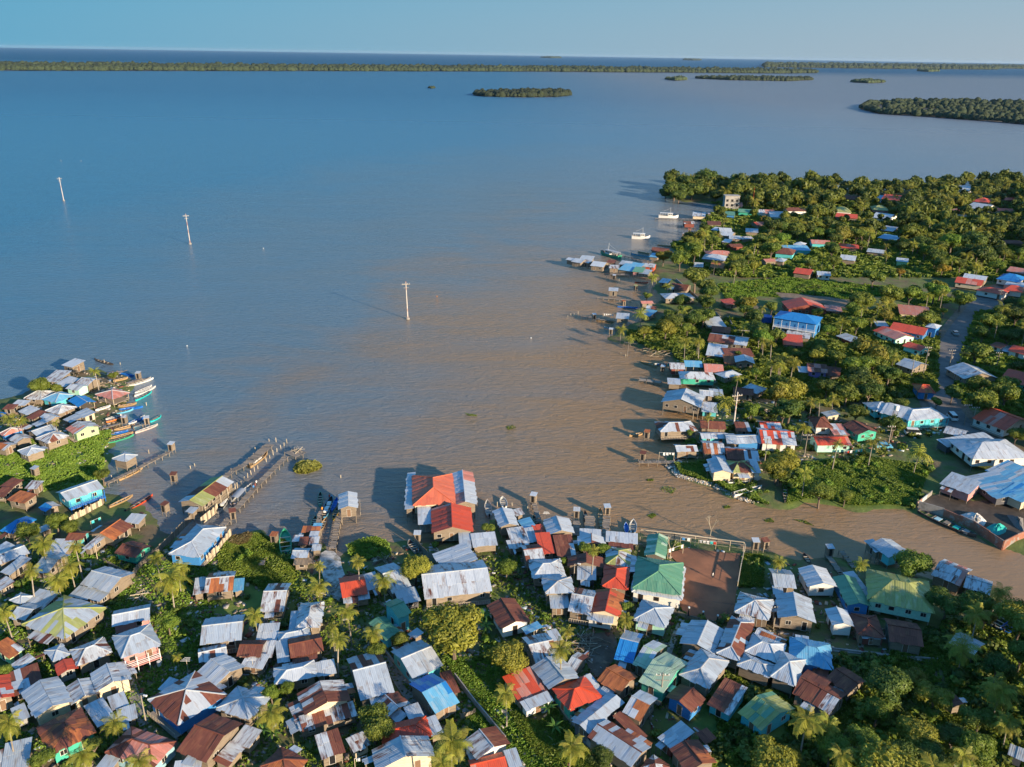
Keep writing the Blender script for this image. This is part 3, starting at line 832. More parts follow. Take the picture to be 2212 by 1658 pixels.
def water():
    rings = [0, 60, 120, 200, 320, 500, 800, 1300, 2200, 4000, 8000, 16000, 32000, 62000]; n = 72; V = [(0, 300, 0)]; F = []
    for r in rings[1:]:
        for k in range(n): V.append((math.cos(2 * math.pi * k / n) * r, 300 + math.sin(2 * math.pi * k / n) * r, 0))
    for k in range(n): F.append((0, 1 + k, 1 + (k + 1) % n))
    for j in range(len(rings) - 2):
        for k in range(n):
            a = 1 + j * n; F.append((a + k, a + n + k, a + n + (k + 1) % n, a + (k + 1) % n))
    m = D.materials.new('turbid water'); m.use_nodes = True; t = m.node_tree; L = t.links.new; b = t.nodes['Principled BSDF']; N = t.nodes.new
    gp = N('ShaderNodeNewGeometry'); sx = N('ShaderNodeSeparateXYZ'); L(gp.outputs['Position'], sx.inputs[0])
    # silt brown near the river mouth; blue farther out, partly sky reflection painted in
    def math_(op, a, b_=None):
        q = N('ShaderNodeMath'); q.operation = op
        for i, z in enumerate((a, b_)):
            if z is None: continue
            if isinstance(z, (int, float)): q.inputs[i].default_value = z
            else: L(z, q.inputs[i])
        return q.outputs[0]
    nz = N('ShaderNodeTexNoise'); nz.inputs['Scale'].default_value = .009; nz.inputs['Detail'].default_value = 5; nz.inputs['Distortion'].default_value = 1.2; L(gp.outputs['Position'], nz.inputs['Vector'])
    dx = math_('SUBTRACT', sx.outputs['X'], 92.0); dy = math_('SUBTRACT', sx.outputs['Y'], 190.0)
    dd = math_('SQRT', math_('ADD', math_('MULTIPLY', math_('MULTIPLY', dx, dx), 1.7), math_('MULTIPLY', math_('MULTIPLY', dy, dy), .40)))
    dd = math_('ADD', dd, math_('MULTIPLY', math_('SUBTRACT', nz.outputs['Fac'], .5), 230.0))
    mpz = N('ShaderNodeMapping'); mpz.inputs['Rotation'].default_value = (0, 0, R_(35)); mpz.inputs['Scale'].default_value = (.010, .045, 1); L(gp.outputs['Position'], mpz.inputs['Vector'])
    nz2 = N('ShaderNodeTexNoise'); nz2.inputs['Scale'].default_value = 1.0; nz2.inputs['Detail'].default_value = 6; nz2.inputs['Roughness'].default_value = .6; nz2.inputs['Distortion'].default_value = 1.6; L(mpz.outputs[0], nz2.inputs['Vector'])
    dd = math_('ADD', dd, math_('MULTIPLY', math_('SUBTRACT', nz2.outputs['Fac'], .5), 170.0))
    cr = N('ShaderNodeValToRGB'); e = cr.color_ramp.elements; e[0].position = 0.0; e[0].color = (.31, .178, .072, 1); e[1].position = 1.0; e[1].color = (.050, .175, .30, 1)
    for p_, c_ in ((.16, (.30, .182, .08)), (.30, (.215, .175, .14)), (.46, (.125, .18, .225))):
        q = e.new(p_); q.color = (*c_, 1)
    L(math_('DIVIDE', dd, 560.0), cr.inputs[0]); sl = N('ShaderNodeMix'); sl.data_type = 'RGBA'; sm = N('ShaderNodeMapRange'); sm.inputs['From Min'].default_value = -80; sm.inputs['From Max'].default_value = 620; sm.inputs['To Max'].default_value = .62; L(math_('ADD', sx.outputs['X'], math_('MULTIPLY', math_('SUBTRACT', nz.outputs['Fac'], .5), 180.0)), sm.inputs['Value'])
    rg_ = N('ShaderNodeMapRange'); rg_.inputs['From Min'].default_value = 350; rg_.inputs['From Max'].default_value = 2200; rg_.inputs['To Min'].default_value = .10; rg_.inputs['To Max'].default_value = .42; L(sx.outputs['Y'], rg_.inputs['Value']); L(rg_.outputs[0], b.inputs['Roughness'])
    L(sm.outputs[0], sl.inputs['Factor']); L(cr.outputs[0], sl.inputs[6]); sl.inputs[7].default_value = (.27, .255, .25, 1); oc = N('ShaderNodeMix'); oc.data_type = 'RGBA'; om = N('ShaderNodeMapRange'); om.inputs['From Min'].default_value = 5200; om.inputs['From Max'].default_value = 7500; L(sx.outputs['Y'], om.inputs['Value']); L(om.outputs[0], oc.inputs['Factor']); L(sl.outputs[2], oc.inputs[6]); oc.inputs[7].default_value = (.008, .075, .17, 1); L(oc.outputs[2], b.inputs['Base Color'])  # pale silt plus the greyer sky reflection painted into the colour towards the right
    b.inputs['Roughness'].default_value = .10; b.inputs['IOR'].default_value = 1.333
    mp = N('ShaderNodeMapping'); mp.inputs['Rotation'].default_value = (0, 0, R_(-32)); mp.inputs['Scale'].default_value = (.34, .95, 1); L(gp.outputs['Position'], mp.inputs['Vector'])
    n1 = N('ShaderNodeTexNoise'); n1.inputs['Scale'].default_value = .8; n1.inputs['Detail'].default_value = 6; n1.inputs['Roughness'].default_value = .62; n1.inputs['Distortion'].default_value = .9; L(mp.outputs[0], n1.inputs['Vector'])
    mp2 = N('ShaderNodeMapping'); mp2.inputs['Rotation'].default_value = (0, 0, R_(-10)); mp2.inputs['Scale'].default_value = (.02, .07, 1); L(gp.outputs['Position'], mp2.inputs['Vector'])
    n3 = N('ShaderNodeTexNoise'); n3.inputs['Scale'].default_value = 1.0; n3.inputs['Detail'].default_value = 3; L(mp2.outputs[0], n3.inputs['Vector'])
    # ripples fade inside the sheltered channel
    hgt = math_('MULTIPLY', n1.outputs['Fac'], math_('ADD', math_('MULTIPLY', n3.outputs['Fac'], 1.2), .25))
    mr = N('ShaderNodeMapRange'); mr.inputs['From Min'].default_value = 60; mr.inputs['From Max'].default_value = 190; mr.inputs['To Min'].default_value = .22; mr.inputs['To Max'].default_value = 1.0
    L(math_('ADD', sx.outputs['Y'], math_('MULTIPLY', sx.outputs['X'], -.45)), mr.inputs['Value']); mr.inputs['From Min'].default_value = 110
    bp = N('ShaderNodeBump'); bp.inputs['Distance'].default_value = .75; L(hgt, bp.inputs['Height']); far_ = N('ShaderNodeMapRange'); far_.inputs['From Min'].default_value = 350; far_.inputs['From Max'].default_value = 6500; far_.inputs['To Min'].default_value = .8; far_.inputs['To Max'].default_value = 9.0; L(sx.outputs['Y'], far_.inputs['Value']); L(far_.outputs[0], bp.inputs['Distance']); L(mr.outputs[0], bp.inputs['Strength']); L(bp.outputs[0], b.inputs['Normal'])
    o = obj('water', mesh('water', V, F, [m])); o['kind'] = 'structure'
water()
def haze():
    m = D.materials.new('haze'); m.use_nodes = True; t = m.node_tree; t.nodes.remove(t.nodes['Principled BSDF']); v = t.nodes.new('ShaderNodeVolumePrincipled')
    v.inputs['Color'].default_value = (.55, .78, 1, 1); v.inputs['Density'].default_value = HAZE_DENSITY; v.inputs['Anisotropy'].default_value = .1
    t.links.new(v.outputs[0], t.nodes['Material Output'].inputs['Volume'])
    q = MB(); q.box(-63000, 63000, -63000, 63000, -2.6, 135); o = q.build('haze', m); o['kind'] = 'stuff'; o['label'] = 'thin blue haze over the bay'
haze()
KEEP = []; WALK = []
def sheet(name, pts, z, m, kind='structure'):
    P = [un(*p, z) for p in pts]; me = mesh(name, P, [list(range(len(P)))], [m]); o = obj(name, me); o['kind'] = kind
    if me.polygons[0].normal.z < 0: me.flip_normals()
    if name in ('dirt_yard', 'river_yard', 'burnt_yard', 'sand_patch', 'dirt_clearing'): KEEP.append(np.array([p[:2] for p in P]))
    return o
def ribbon(name, pts, wid, z, m):
    P = [un(*p, z)[:2] for p in pts]; V = []; F = []
    for i, p in enumerate(P):
        a = P[max(i - 1, 0)]; b = P[min(i + 1, len(P) - 1)]; d = (b - a) / np.linalg.norm(b - a); n = np.array([-d[1], d[0]])
        ww = wid[i] if isinstance(wid, (list, tuple)) else wid
        V += [(*(p + n * ww / 2), z), (*(p - n * ww / 2), z)]
        if ww < 3: WALK.append((p, ww))
    for i in range(len(P) - 1): F.append((2 * i, 2 * i + 1, 2 * i + 3, 2 * i + 2))
    me = mesh(name, V, F, [m]); o = obj(name, me); o['kind'] = 'structure'
    if me.polygons[0].normal.z < 0: me.flip_normals()
    return o
ROAD = [(2420, 560), (2200, 615), (2135, 650), (2095, 690), (2062, 740), (2038, 800), (2030, 850), (2060, 905), (2130, 955), (2230, 1015), (2420, 1110)]
def smooth_line(P, k=6):
    Q = []
    for i in range(len(P) - 1):
        p0 = np.array(P[max(i - 1, 0)], float); p1 = np.array(P[i], float); p2 = np.array(P[i + 1], float); p3 = np.array(P[min(i + 2, len(P) - 1)], float)
        for j in range(k):
            t = j / k; Q.append(tuple(.5 * ((2 * p1) + (-p0 + p2) * t + (2 * p0 - 5 * p1 + 4 * p2 - p3) * t * t + (-p0 + 3 * p1 - 3 * p2 + p3) * t ** 3)))
    Q.append(P[-1]); return Q
ROADS = smooth_line(ROAD)
ribbon('road_verge', ROADS, 14, .80, LAND_SURF['verge']); ribbon('road', ROADS, 9.0, .83, LAND_SURF['road'])
sheet('dirt_yard', [tx('k', *p) for p in [(330, 400), (560, 330), (900, 380), (1190, 400), (1175, 620), (1140, 850), (1110, 1130), (900, 1200), (560, 1130), (440, 1000), (470, 820), (500, 560)]], .80, LAND_SURF['dirt'])
sheet('sand_patch', [tx('d', *p) for p in [(1905, 1500), (1960, 1470), (2060, 1480), (2140, 1560), (2150, 1640), (2190, 1760), (2200, 1960), (2120, 2060), (1960, 2000), (1940, 1800), (1880, 1640)]], .80, LAND_SURF['sand'])
ribbon('footpath', smooth_line([tx('j', *p) for p in [(10, 640), (110, 760), (240, 930), (400, 1150), (560, 1330), (700, 1480), (900, 1750)]]), .8, .80, LAND_SURF['path'])
ribbon('cement_walk', [tx('m', *p) for p in [(300, 1195), (700, 1235), (1100, 1280), (1420, 1315), (1700, 1400)]], 1.1, .80, LAND_SURF['path'])
ribbon('cement_walk', [tx('h', *p) for p in [(560, 580), (640, 700), (740, 880), (860, 1060), (960, 1200)]], 2.0, .80, LAND_SURF['path'])
ribbon('cement_walk', [tx('f', *p) for p in [(1100, 600), (1250, 480), (1400, 300), (1560, 60), (1620, -130)]], 1.3, .80, LAND_SURF['path'])
ribbon('cement_walk', [tx('c', *p) for p in [(1560, 1200), (1480, 1000), (1400, 760), (1340, 520)]], 1.6, .80, LAND_SURF['path'])
ribbon('cement_walk', [tx('k', *p) for p in [(330, 1620), (420, 1350), (500, 1180)]], 1.0, .80, LAND_SURF['path'])
sheet('river_yard', [tx('q', *p) for p in [(390, 1120), (500, 1050), (640, 1000), (900, 1100), (1400, 1080), (1480, 1400), (1180, 1530), (900, 1350)]], .80, LAND_SURF['mud'])
sheet('muddy_bank', [tx('m', *p) for p in [(1480, 1040), (1700, 990), (1960, 1040), (2300, 1000), (2500, 1300), (2500, 1700), (2100, 1560), (1700, 1330)]], .80, LAND_SURF['mud'])
sheet('dirt_clearing', [tx('s', *p) for p in [(1000, 330), (1300, 350), (1800, 400), (2070, 450), (2070, 560), (1700, 480), (1200, 440)]], .80, LAND_SURF['verge'])
sheet('burnt_yard', [tx('j', *p) for p in [(1150, 100), (1560, 60), (1620, 200), (1560, 420), (1380, 600), (1290, 520)]], .80, LAND_SURF['mud'])
# ------------------------------------------------------------------ houses
def clip(poly, ax, lim, keep_hi):
    out = []
    for i in range(len(poly)):
        a = poly[i]; b = poly[(i + 1) % len(poly)]
        ia = (a[ax] >= lim) if keep_hi else (a[ax] <= lim); ib = (b[ax] >= lim) if keep_hi else (b[ax] <= lim)
        if ia: out.append(a)
        if ia != ib:
            t = (lim - a[ax]) / (b[ax] - a[ax]); out.append((a[0] + t * (b[0] - a[0]), a[1] + t * (b[1] - a[1])))
    return out
def slab(P3, n, th, U, lift):
    V = [Vector(p) + n * lift for p in P3]; k = len(V); V += [v - n * th for v in V]
    F = [list(range(k)), list(range(2 * k - 1, k - 1, -1))] + [[i, i + k, (i + 1) % k + k, (i + 1) % k] for i in range(k)]
    uv = [U[i] for i in range(k)] + [U[i] for i in range(k - 1, -1, -1)]
    for i in range(k): j = (i + 1) % k; uv += [U[i], U[i], U[j], U[j]]
    return V, F, uv
FOOT = []    # image boxes of houses for placing trees, and ground footprints
NCOUNT = {}
def slope_pieces(poly, pal, rnd, sw, near, parent, coll):
    """poly: 3-D corners, first edge is the eave. Yields tin sheets laid side by side."""
    p0 = Vector(poly[0]); u = (Vector(poly[1]) - p0).normalized(); n = (Vector(poly[1]) - p0).cross(Vector(poly[-1]) - p0).normalized()
    v = n.cross(u).normalized()
    if n.z < 0: n = -n
    P = [((Vector(p) - p0).dot(u), (Vector(p) - p0).dot(v)) for p in poly]
    u0, u1 = min(p[0] for p in P), max(p[0] for p in P); v1 = max(p[1] for p in P); v0 = min(p[1] for p in P)
    if v1 - v0 < .2 or u1 - u0 < .2: return
    blk = pal[1:] if pal[0] == '|' else None; pal = blk or pal
    k = max(1, round((u1 - u0) / sw)); w = (u1 - u0) / k; last = pal[0]; uoff = rnd.uniform(0, 9)
    rows_all = 1 if v1 - v0 < 3.3 else 2
    for i in range(k):
        a = u0 + i * w; b_ = a + w; S = clip(clip(P, 0, a - .03, True), 0, b_ + .03, False)
        if len(S) < 3: continue
        vs_ = [v0, v1]
        rows = rows_all if rnd.random() < .75 else 1
        if len(pal) > 1 and rnd.random() < .25: rows = 2
        if rows == 2: vs_ = [v0, v0 + (v1 - v0) * rnd.uniform(.4, .62), v1]
        for j in range(len(vs_) - 1):
            if blk: last = blk[int((i + .5) / k * len(blk))]
            elif rnd.random() < (.55 if len(pal) > 1 else .5):
                if len(pal) > 1: last = rnd.choice(pal[0] * 5 + pal[1:] * 5)
                else: last = pal[0] if rnd.random() < .93 else {'w': 's', 's': 'w', 'm': 'r', 'r': 'o', 'o': 'r', 'R': 'p'}.get(pal[0], pal[0])
            T = clip(clip(S, 1, vs_[j] - (.05 if j else 0), True), 1, vs_[j + 1] + .02, False)
            if len(T) < 3: continue
            ex = rnd.uniform(0, .3) if near else 0
            if not j and ex: T = [(q[0], q[1] - ex) if q[1] < v0 + .01 else q for q in T]
            P3 = [p0 + u * q[0] + v * q[1] + n * rnd.uniform(-.012, .012) for q in T]
            lift = .05 + (.028 if i % 2 else 0) + (.025 if j else 0) + rnd.uniform(0, .012)
            if rnd.random() < .10 and near: lift += rnd.uniform(.01, .05)
            coll.append((slab(P3, n, .022, [(q[0] + uoff, q[1]) for q in T], lift), last))
    return
ROOFW = dict(w='pale tin', s='grey tin', m='rust-streaked tin', r='dark rusty', o='orange rusty', R='bright red', O='salmon orange', p='faded pink', b='strong blue', B='light blue', g='dark green', l='pale green', y='olive', t='plank')
ROOF2 = dict(mr='white-and-rust striped', rm='rusty patched', sm='grey rust-patched', wr='white-and-rust', rw='rust-and-white striped', ro='rust-orange', om='orange-and-grey', mo='patchy orange', yr='yellow-and-rust', ys='olive-and-silver', ym='yellowish patched', yg='moss-green', Rp='red-and-pink', Ro='red-orange', pm='pink-grey', sr='grey-and-rust', rs='rust-and-grey', Bb='two-tone blue', bs='blue tarp-covered', lw='green-and-white', wp='white-and-pink', gl='two-tone green', wm='rust-speckled white', or_='orange-brown', mw='patched white', rp='rust-red', pw='pinkish white')
WALLW = dict(W='weathered board walls', D='dark walls', p='pink walls', g='pale green walls', G='sea-green walls', T='turquoise walls', b='blue walls', w='white walls', c='cream walls', k='grey walls', o='tan walls', r='red-brown walls', R='red walls', B='light blue walls', v='violet walls', t='mint walls', open='open sides')
FORM = dict(G='gabled', H='hip-roofed', P='pyramid-roofed', S='lean-to')
def house(t, rec):
    kind = rec[0]; c = list(map(float, rec[1:7])); pal, wal, h = rec[7], rec[8], max(2.7, 1.1 + .5 * float(rec[9]))
    A, B, C = (un(*tx(t, c[2 * i], c[2 * i + 1]), h)[:2] for i in range(3))
    rnd = random.Random(hash((round(A[0], 1), round(B[1], 1))) & 0xffff)
    ab = B - A; bc = C - B; perp = np.array([-bc[1], bc[0]]); perp *= np.sign(perp.dot(ab)) or 1
    e1 = ab / np.linalg.norm(ab) * np.linalg.norm(ab) + perp / (np.linalg.norm(perp) + 1e-9) * np.linalg.norm(bc) * .8
    e1 /= np.linalg.norm(e1); e2 = np.array([-e1[1], e1[0]])
    ctr = (A + C) / 2; dd = dist((*ctr, h))
    mn = 2.0 if dd < 250 else 4.2
    Ln = min(max(abs(ab.dot(e1)), mn), 34); Wd = min(max(abs(bc.dot(e2)), mn), 24)
    if dd > 260: Wd = max(Wd, Ln * .62); Ln = max(Ln, Wd * .7)
    rz = math.atan2(e1[1], e1[0]); lo = 1.0 if ((A + B) / 2 - ctr).dot(e2) < 0 else -1.0   # lo: sign flip so AB side is at -y*lo
    g = gz(*ctr); wet = g < .3; gb = g if not wet else -1.0
    big = Ln * Wd > 14
    nm = 'shed' if (kind == 'S' and not big) else ('house' if kind != 'S' else 'annex_house')
    nm = {'annex_house': 'tin_shelter' if wal == 'open' else 'lean_to_house'}.get(nm, nm)
    root = empty(nm, (ctr[0], ctr[1], max(g, 0)), rz); z0 = max(g, 0)
    hl = h - z0; L2, W2 = Ln / 2, Wd / 2
    pitch = {'G': .31, 'H': .36, 'P': .36, 'S': .13}[kind]
    if dd > 300: pitch *= .85
    rise = pitch * W2 if kind != 'S' else pitch * Wd
    rise = min(rise, 2.6)
    pitch = rise / W2 if kind != 'S' else rise / Wd
    hb = hl - (.0 if kind != 'S' else rise / 2)
    near = dd < 262
    polys = []
    if kind == 'G':
        polys = [[(-L2, -W2, hb), (L2, -W2, hb), (L2, 0, hb + rise), (-L2, 0, hb + rise)], [(L2, W2, hb), (-L2, W2, hb), (-L2, 0, hb + rise), (L2, 0, hb + rise)]]
        rf = lambda x, y: hb + pitch * (W2 - abs(y)); ridge = [((-L2, 0, hb + rise), (L2, 0, hb + rise))]
    elif kind in 'HP':
        if kind == 'P' or Ln < Wd + .3: k = L2 - .12 * Ln if kind == 'H' else L2 - .02; k = min(k, W2 + .5) if kind == 'H' else k
        else: k = W2
        k = min(k, L2 - .02); r = L2 - k; top = hb + rise
        polys = [[(-L2, -W2, hb), (L2, -W2, hb), (r, 0, top), (-r, 0, top)], [(L2, W2, hb), (-L2, W2, hb), (-r, 0, top), (r, 0, top)], [(L2, -W2, hb), (L2, W2, hb), (r, 0, top)], [(-L2, W2, hb), (-L2, -W2, hb), (-r, 0, top)]]
        rf = lambda x, y: hb + min(pitch * (W2 - abs(y)), rise / k * (L2 - abs(x)))
        ridge = [((-r, 0, top), (r, 0, top))] if r > .3 else []
        ridge += [((sx * L2, sy * W2, hb), (sx * r, 0, top)) for sx in (-1, 1) for sy in (-1, 1)]
    else:
        s = lo
        polys = [[(-L2, -W2 * s, hb), (L2, -W2 * s, hb), (L2, W2 * s, hb + rise), (-L2, W2 * s, hb + rise)]]
        rf = lambda x, y: hb + rise * (y * s + W2) / Wd; ridge = []
    pal_ = {'rr': 'r', 'wp': '|wwp', 'yr': '|yyrrw'}.get(pal, pal)
    sheets = []
    sw = .95 if near else 2.2
    if near and Ln * Wd > 150: sw = 1.25
    for P in polys: slope_pieces(P, pal_, rnd, sw, near, root, sheets)
    if near:
        for (V, F, uv), code in sheets:
            obj('roof_sheet', mesh('roof_sheet', V, F, [RM[code]], uv), root)
    else:
        V, F, UV, MI = [], [], [], []; codes = sorted(set(s[1] for s in sheets))
        for (v_, f_, u_), code in sheets:
            b0 = len(V); V += v_; F += [[i + b0 for i in f] for f in f_]; UV += u_; MI += [codes.index(code)] * len(f_)
        if V: obj('roof', mesh('roof', V, F, [RM[c_] for c_ in codes], UV, MI), root)
    if near and ridge and rnd.random() < .8:
        q = MB(); cm = RM['w'] if pal[0] in 'wsmBbp' else RM[pal[0]]
        for a, b_ in ridge:
            a = Vector(a) + Vector((0, 0, .13)); b_ = Vector(b_) + Vector((0, 0, .13)); q.bar(a, b_, .11)
        q.build('ridge_cap', cm, root)
    ins = .38 if near else .5
    x1, y1 = L2 - ins, W2 - ins
    if x1 < .6: x1 = L2 - .12
    if y1 < .6: y1 = W2 - .12
    fl = .55 if not wet else 1.15
    if hb - fl > 2.3 and h < 4.7: fl = hb - 2.3
    if hb - fl < 1.5: fl = hb - 1.5
    fl = max(fl, .25)
    if wal != 'open':
        S = [(-x1, -y1), (0, -y1), (x1, -y1), (x1, 0), (x1, y1), (0, y1), (-x1, y1), (-x1, 0)]
        V = [(x, y, fl) for x, y in S] + [(x, y, rf(x, y) - .02) for x, y in S]
        F = [[i, (i + 1) % 8, 8 + (i + 1) % 8, 8 + i] for i in range(8)] + [list(range(7, -1, -1))]
        if kind in 'G': V.append((0, 0, rf(0, 0) - .05))
        obj('wall', mesh('wall', V, F, [WM[wal]]), root)
        if dd < 420:
            for ax, s_, ln in ((0, -1, 2 * x1), (0, 1, 2 * x1), (1, -1, 2 * y1), (1, 1, 2 * y1)):
                wn = Vector(((0, s_, 0) if ax == 0 else (s_, 0, 0))); wv = Matrix.Rotation(rz, 3, 'Z') @ wn
                if wv.dot(Vector((-ctr[0], -ctr[1], 0))) < 0 or ln < 1.8: continue
                wh = (rf(0, -y1) if ax == 0 else rf(x1, 0)) ; wh = min(rf(0, s_ * y1) if ax == 0 else rf(s_ * x1, 0), hb + .3) - fl
                n = max(1, int(ln / 2.6)); dr = rnd.randrange(n)
                for i in range(n):
                    if rnd.random() < .18: continue
                    cx = -ln / 2 + (i + .5) * ln / n + rnd.uniform(-.2, .2); isd = (i == dr and rnd.random() < .6)
                    ww, z_a, z_b = (.42, fl + .06, fl + min(1.95, wh - .25)) if isd else (.45, fl + min(.95, wh * .4), fl + min(1.75, wh - .3))
                    if z_b - z_a < .35 or abs(cx) + ww > ln / 2 - .1: continue
                    q = MB()
                    def bx(a0, a1, d0, d1, zz0, zz1, m_):
                        if ax == 0: q.box(a0, a1, min(s_ * (y1 + d0), s_ * (y1 + d1)), max(s_ * (y1 + d0), s_ * (y1 + d1)), zz0, zz1, m_)
                        else: q.box(min(s_ * (x1 + d0), s_ * (x1 + d1)), max(s_ * (x1 + d0), s_ * (x1 + d1)), a0, a1, zz0, zz1, m_)
                    bx(cx - ww, cx + ww, -.02, .02, z_a, z_b, 0)
                    for a0, a1, q0, q1 in ((cx - ww - .07, cx - ww, z_a - .06, z_b + .06), (cx + ww, cx + ww + .07, z_a - .06, z_b + .06), (cx - ww, cx + ww, z_b, z_b + .06), (cx - ww, cx + ww, z_a - .06, z_a)): bx(a0, a1, -.02, .05, q0, q1, 1)
                    if not isd and near and rnd.random() < .5: bx(cx - .03, cx + .03, .02, .04, z_a, z_b, 1)
                    q.build('door' if isd else 'window', [M['door'] if (isd and rnd.random() < .5) else M['dark'], M['frame'] if wal != 'w' else M['door']], root)
        if near and (rnd.random() < .3 and kind in 'GH' and hb > 2.6):    # a railed porch on the camera side
            s_ = -1 if (Matrix.Rotation(rz, 3, 'Z') @ Vector((0, -1, 0))).dot(Vector((-ctr[0], -ctr[1], 0))) > 0 else 1
            q = MB(); q.box(-x1, x1, min(s_ * y1, s_ * (y1 + 1.0)), max(s_ * y1, s_ * (y1 + 1.0)), fl - .1, fl)
            q.build('porch_floor', M['plank'], root); q = MB()
            for k_ in range(int(2 * x1 / .45) + 1): q.bar((-x1 + k_ * .45, s_ * (y1 + .95), fl), (-x1 + k_ * .45, s_ * (y1 + .95), fl + .8), .035)
            q.bar((-x1, s_ * (y1 + .95), fl + .82), (x1, s_ * (y1 + .95), fl + .82), .05); q.build('railing', M['light_post'], root)
    else:
        q = MB(); q.box(-x1, x1, -y1, y1, .55, .7); q.build('floor', M['plank'], root); fl = .5
        for sx in (-1, 1):
            for xx in (-1, 0, 1):
                q = MB(); q.bar((xx * x1, sx * y1, .7), (xx * x1, sx * y1, rf(xx * x1, sx * y1) + .02), .09); q.build('post', M['light_post'], root)
    if fl > .35 and dd < 330:
        me = NCOUNT.get(('st', wet, round(fl, 1)))
        if me is None:
            q = MB(); q.bar((0, 0, -1.3 if wet else -.2), (0, 0, fl + .02), .11 if wet else .09, n=5); me = mesh('stilt', q.V, q.F, [M['post']]); NCOUNT[('st', wet, round(fl, 1))] = me
        nx_ = 2 if Ln < 5.5 else 3
        for ix in range(nx_):
            for sy in (-1, 1): obj('stilt', me, root, loc=(-x1 + .1 + ix * (2 * x1 - .2) / (nx_ - 1), sy * (y1 - .1), 0))
        if wet:
            q = MB(); 
            for sy in (-1, 1): q.bar((-x1, sy * (y1 - .1), fl - .15), (x1, sy * (y1 - .1), fl - .15), .07)
            q.build('floor_beam', M['post'], root)
    if dd < 215 and rnd.random() < .55 and wal != 'open' and not wet:    # a lean-to awning of odd sheets on one side
        s_ = rnd.choice((-1, 1)); dp = rnd.uniform(1.0, 2.0); hz = max(fl + 1.5, hb - .25); a0 = rnd.uniform(-x1, -x1 * .2); a1 = a0 + rnd.uniform(.7, 1.2) * x1; ya = s_ * (y1 + .05); yb = s_ * (W2 + dp); V, F, UV, MI = [], [], [], []; kk = max(2, int((a1 - a0) / .9)); cc = rnd.choice(['ss', 'wm', 'mr', 'rr', 'so', 'ws'])
        for k_ in range(kk):
            ua, ub = a0 + (a1 - a0) * k_ / kk, a0 + (a1 - a0) * (k_ + 1) / kk; e_ = rnd.uniform(-.2, .2); v_, f_, u_ = slab([(ua, ya, hz), (ub, ya, hz), (ub, yb + e_, hz - .32), (ua, yb + e_, hz - .32)], Vector((0, 0, 1)), .02, [(ua, 0), (ub, 0), (ub, 1), (ua, 1)], .03 * (k_ % 2)); b0 = len(V); V += v_; F += [[i + b0 for i in f] for f in f_]; UV += u_; MI += [k_ % 2 if rnd.random() < .7 else 0] * len(f_)
        obj('awning', mesh('awning', V, F, [RM[cc[0]], RM[cc[1]]], UV, MI), root)
        for xx in (a0 + .1, a1 - .1): q = MB(); q.bar((xx, yb - s_ * .3, -.2), (xx, yb - s_ * .3, hz - .3), .06); q.build('awning_post', M['post'], root)
    DIMS[root.name] = (L2, W2, x1, y1, hb)
    # image box for tree placing
    cs = [ctr + sx * L2 * e1 + sy * W2 * e2 for sx in (-1, 1) for sy in (-1, 1)]
    I = [pr((*q_, zz)) for q_ in cs for zz in (z0, h)]
    FOOT.append((min(i[0] for i in I), max(i[0] for i in I), min(i[1] for i in I), max(i[1] for i in I), ctr, max(L2, W2), dd))
    look = '%s %s %s with %s' % (ROOF2.get(pal, ROOFW[pal[0]]), FORM[kind], 'house' if (kind != 'S' or big) else 'shed', WALLW[wal])
    if wet: look = 'stilted ' + look
    thing(root, look, 'house' if (kind != 'S' or big) else 'shed', 'houses of the stilt village')
    return root
def veranda(root, zf, zt, dp, mp, mr_, name='veranda_floor'):
    L2, W2, x1, y1, hb = DIMS[root.name]; rz = root.rotation_euler.z; c = root.location
    s_ = -1 if (Matrix.Rotation(rz, 3, 'Z') @ Vector((0, -1, 0))).dot(Vector((-c[0], -c[1], 0))) > 0 else 1
    q = MB(); ya, yb = sorted((s_ * (y1 + .05), s_ * (y1 + dp))); q.box(-x1 - .2, x1 + .2, ya, yb, zf - .15, zf); q.build(name, mp, root)
    n = max(3, int(2 * x1 / 2.6))
    for k in range(n + 1):
        x = -x1 + 2 * x1 * k / n; q = MB(); q.bar((x, s_ * (y1 + dp - .1), -.2), (x, s_ * (y1 + dp - .1), zt), .09); q.build('post', mr_, root)
    q = MB()
    for z in (zf + .25, zf + .55, zf + .9): q.bar((-x1, s_ * (y1 + dp - .1), z), (x1, s_ * (y1 + dp - .1), z), .05)
    q.build('railing', mr_, root)
DIMS = {}
for t_, rec in records(HOUSES):
    h_ = house(t_, rec); k_ = t_ + ' '.join(rec[:3])
    if k_ == 'sH 1030 665': veranda(h_, 3.3, 6.3, 1.3, M['white'], M['white'])
    if k_ == 'bG 1265 95': veranda(h_, 1.0, 2.9, 1.2, BM['b'], BM['b'])
    if k_ == 'dG 500 965': veranda(h_, 1.1, 3.0, .9, M['plank'], M['light_post'])
    if k_ == 'qH 270 330': veranda(h_, .7, 3.0, 1.0, M['conc'], WM['T'])
    if k_ == 'cH 1305 495': veranda(h_, 1.6, 3.4, 1.2, WM['p'], M['white'])
    if k_ == 'kG 1612 885': veranda(h_, .9, 2.6, 1.1, M['plank'], M['light_post'])
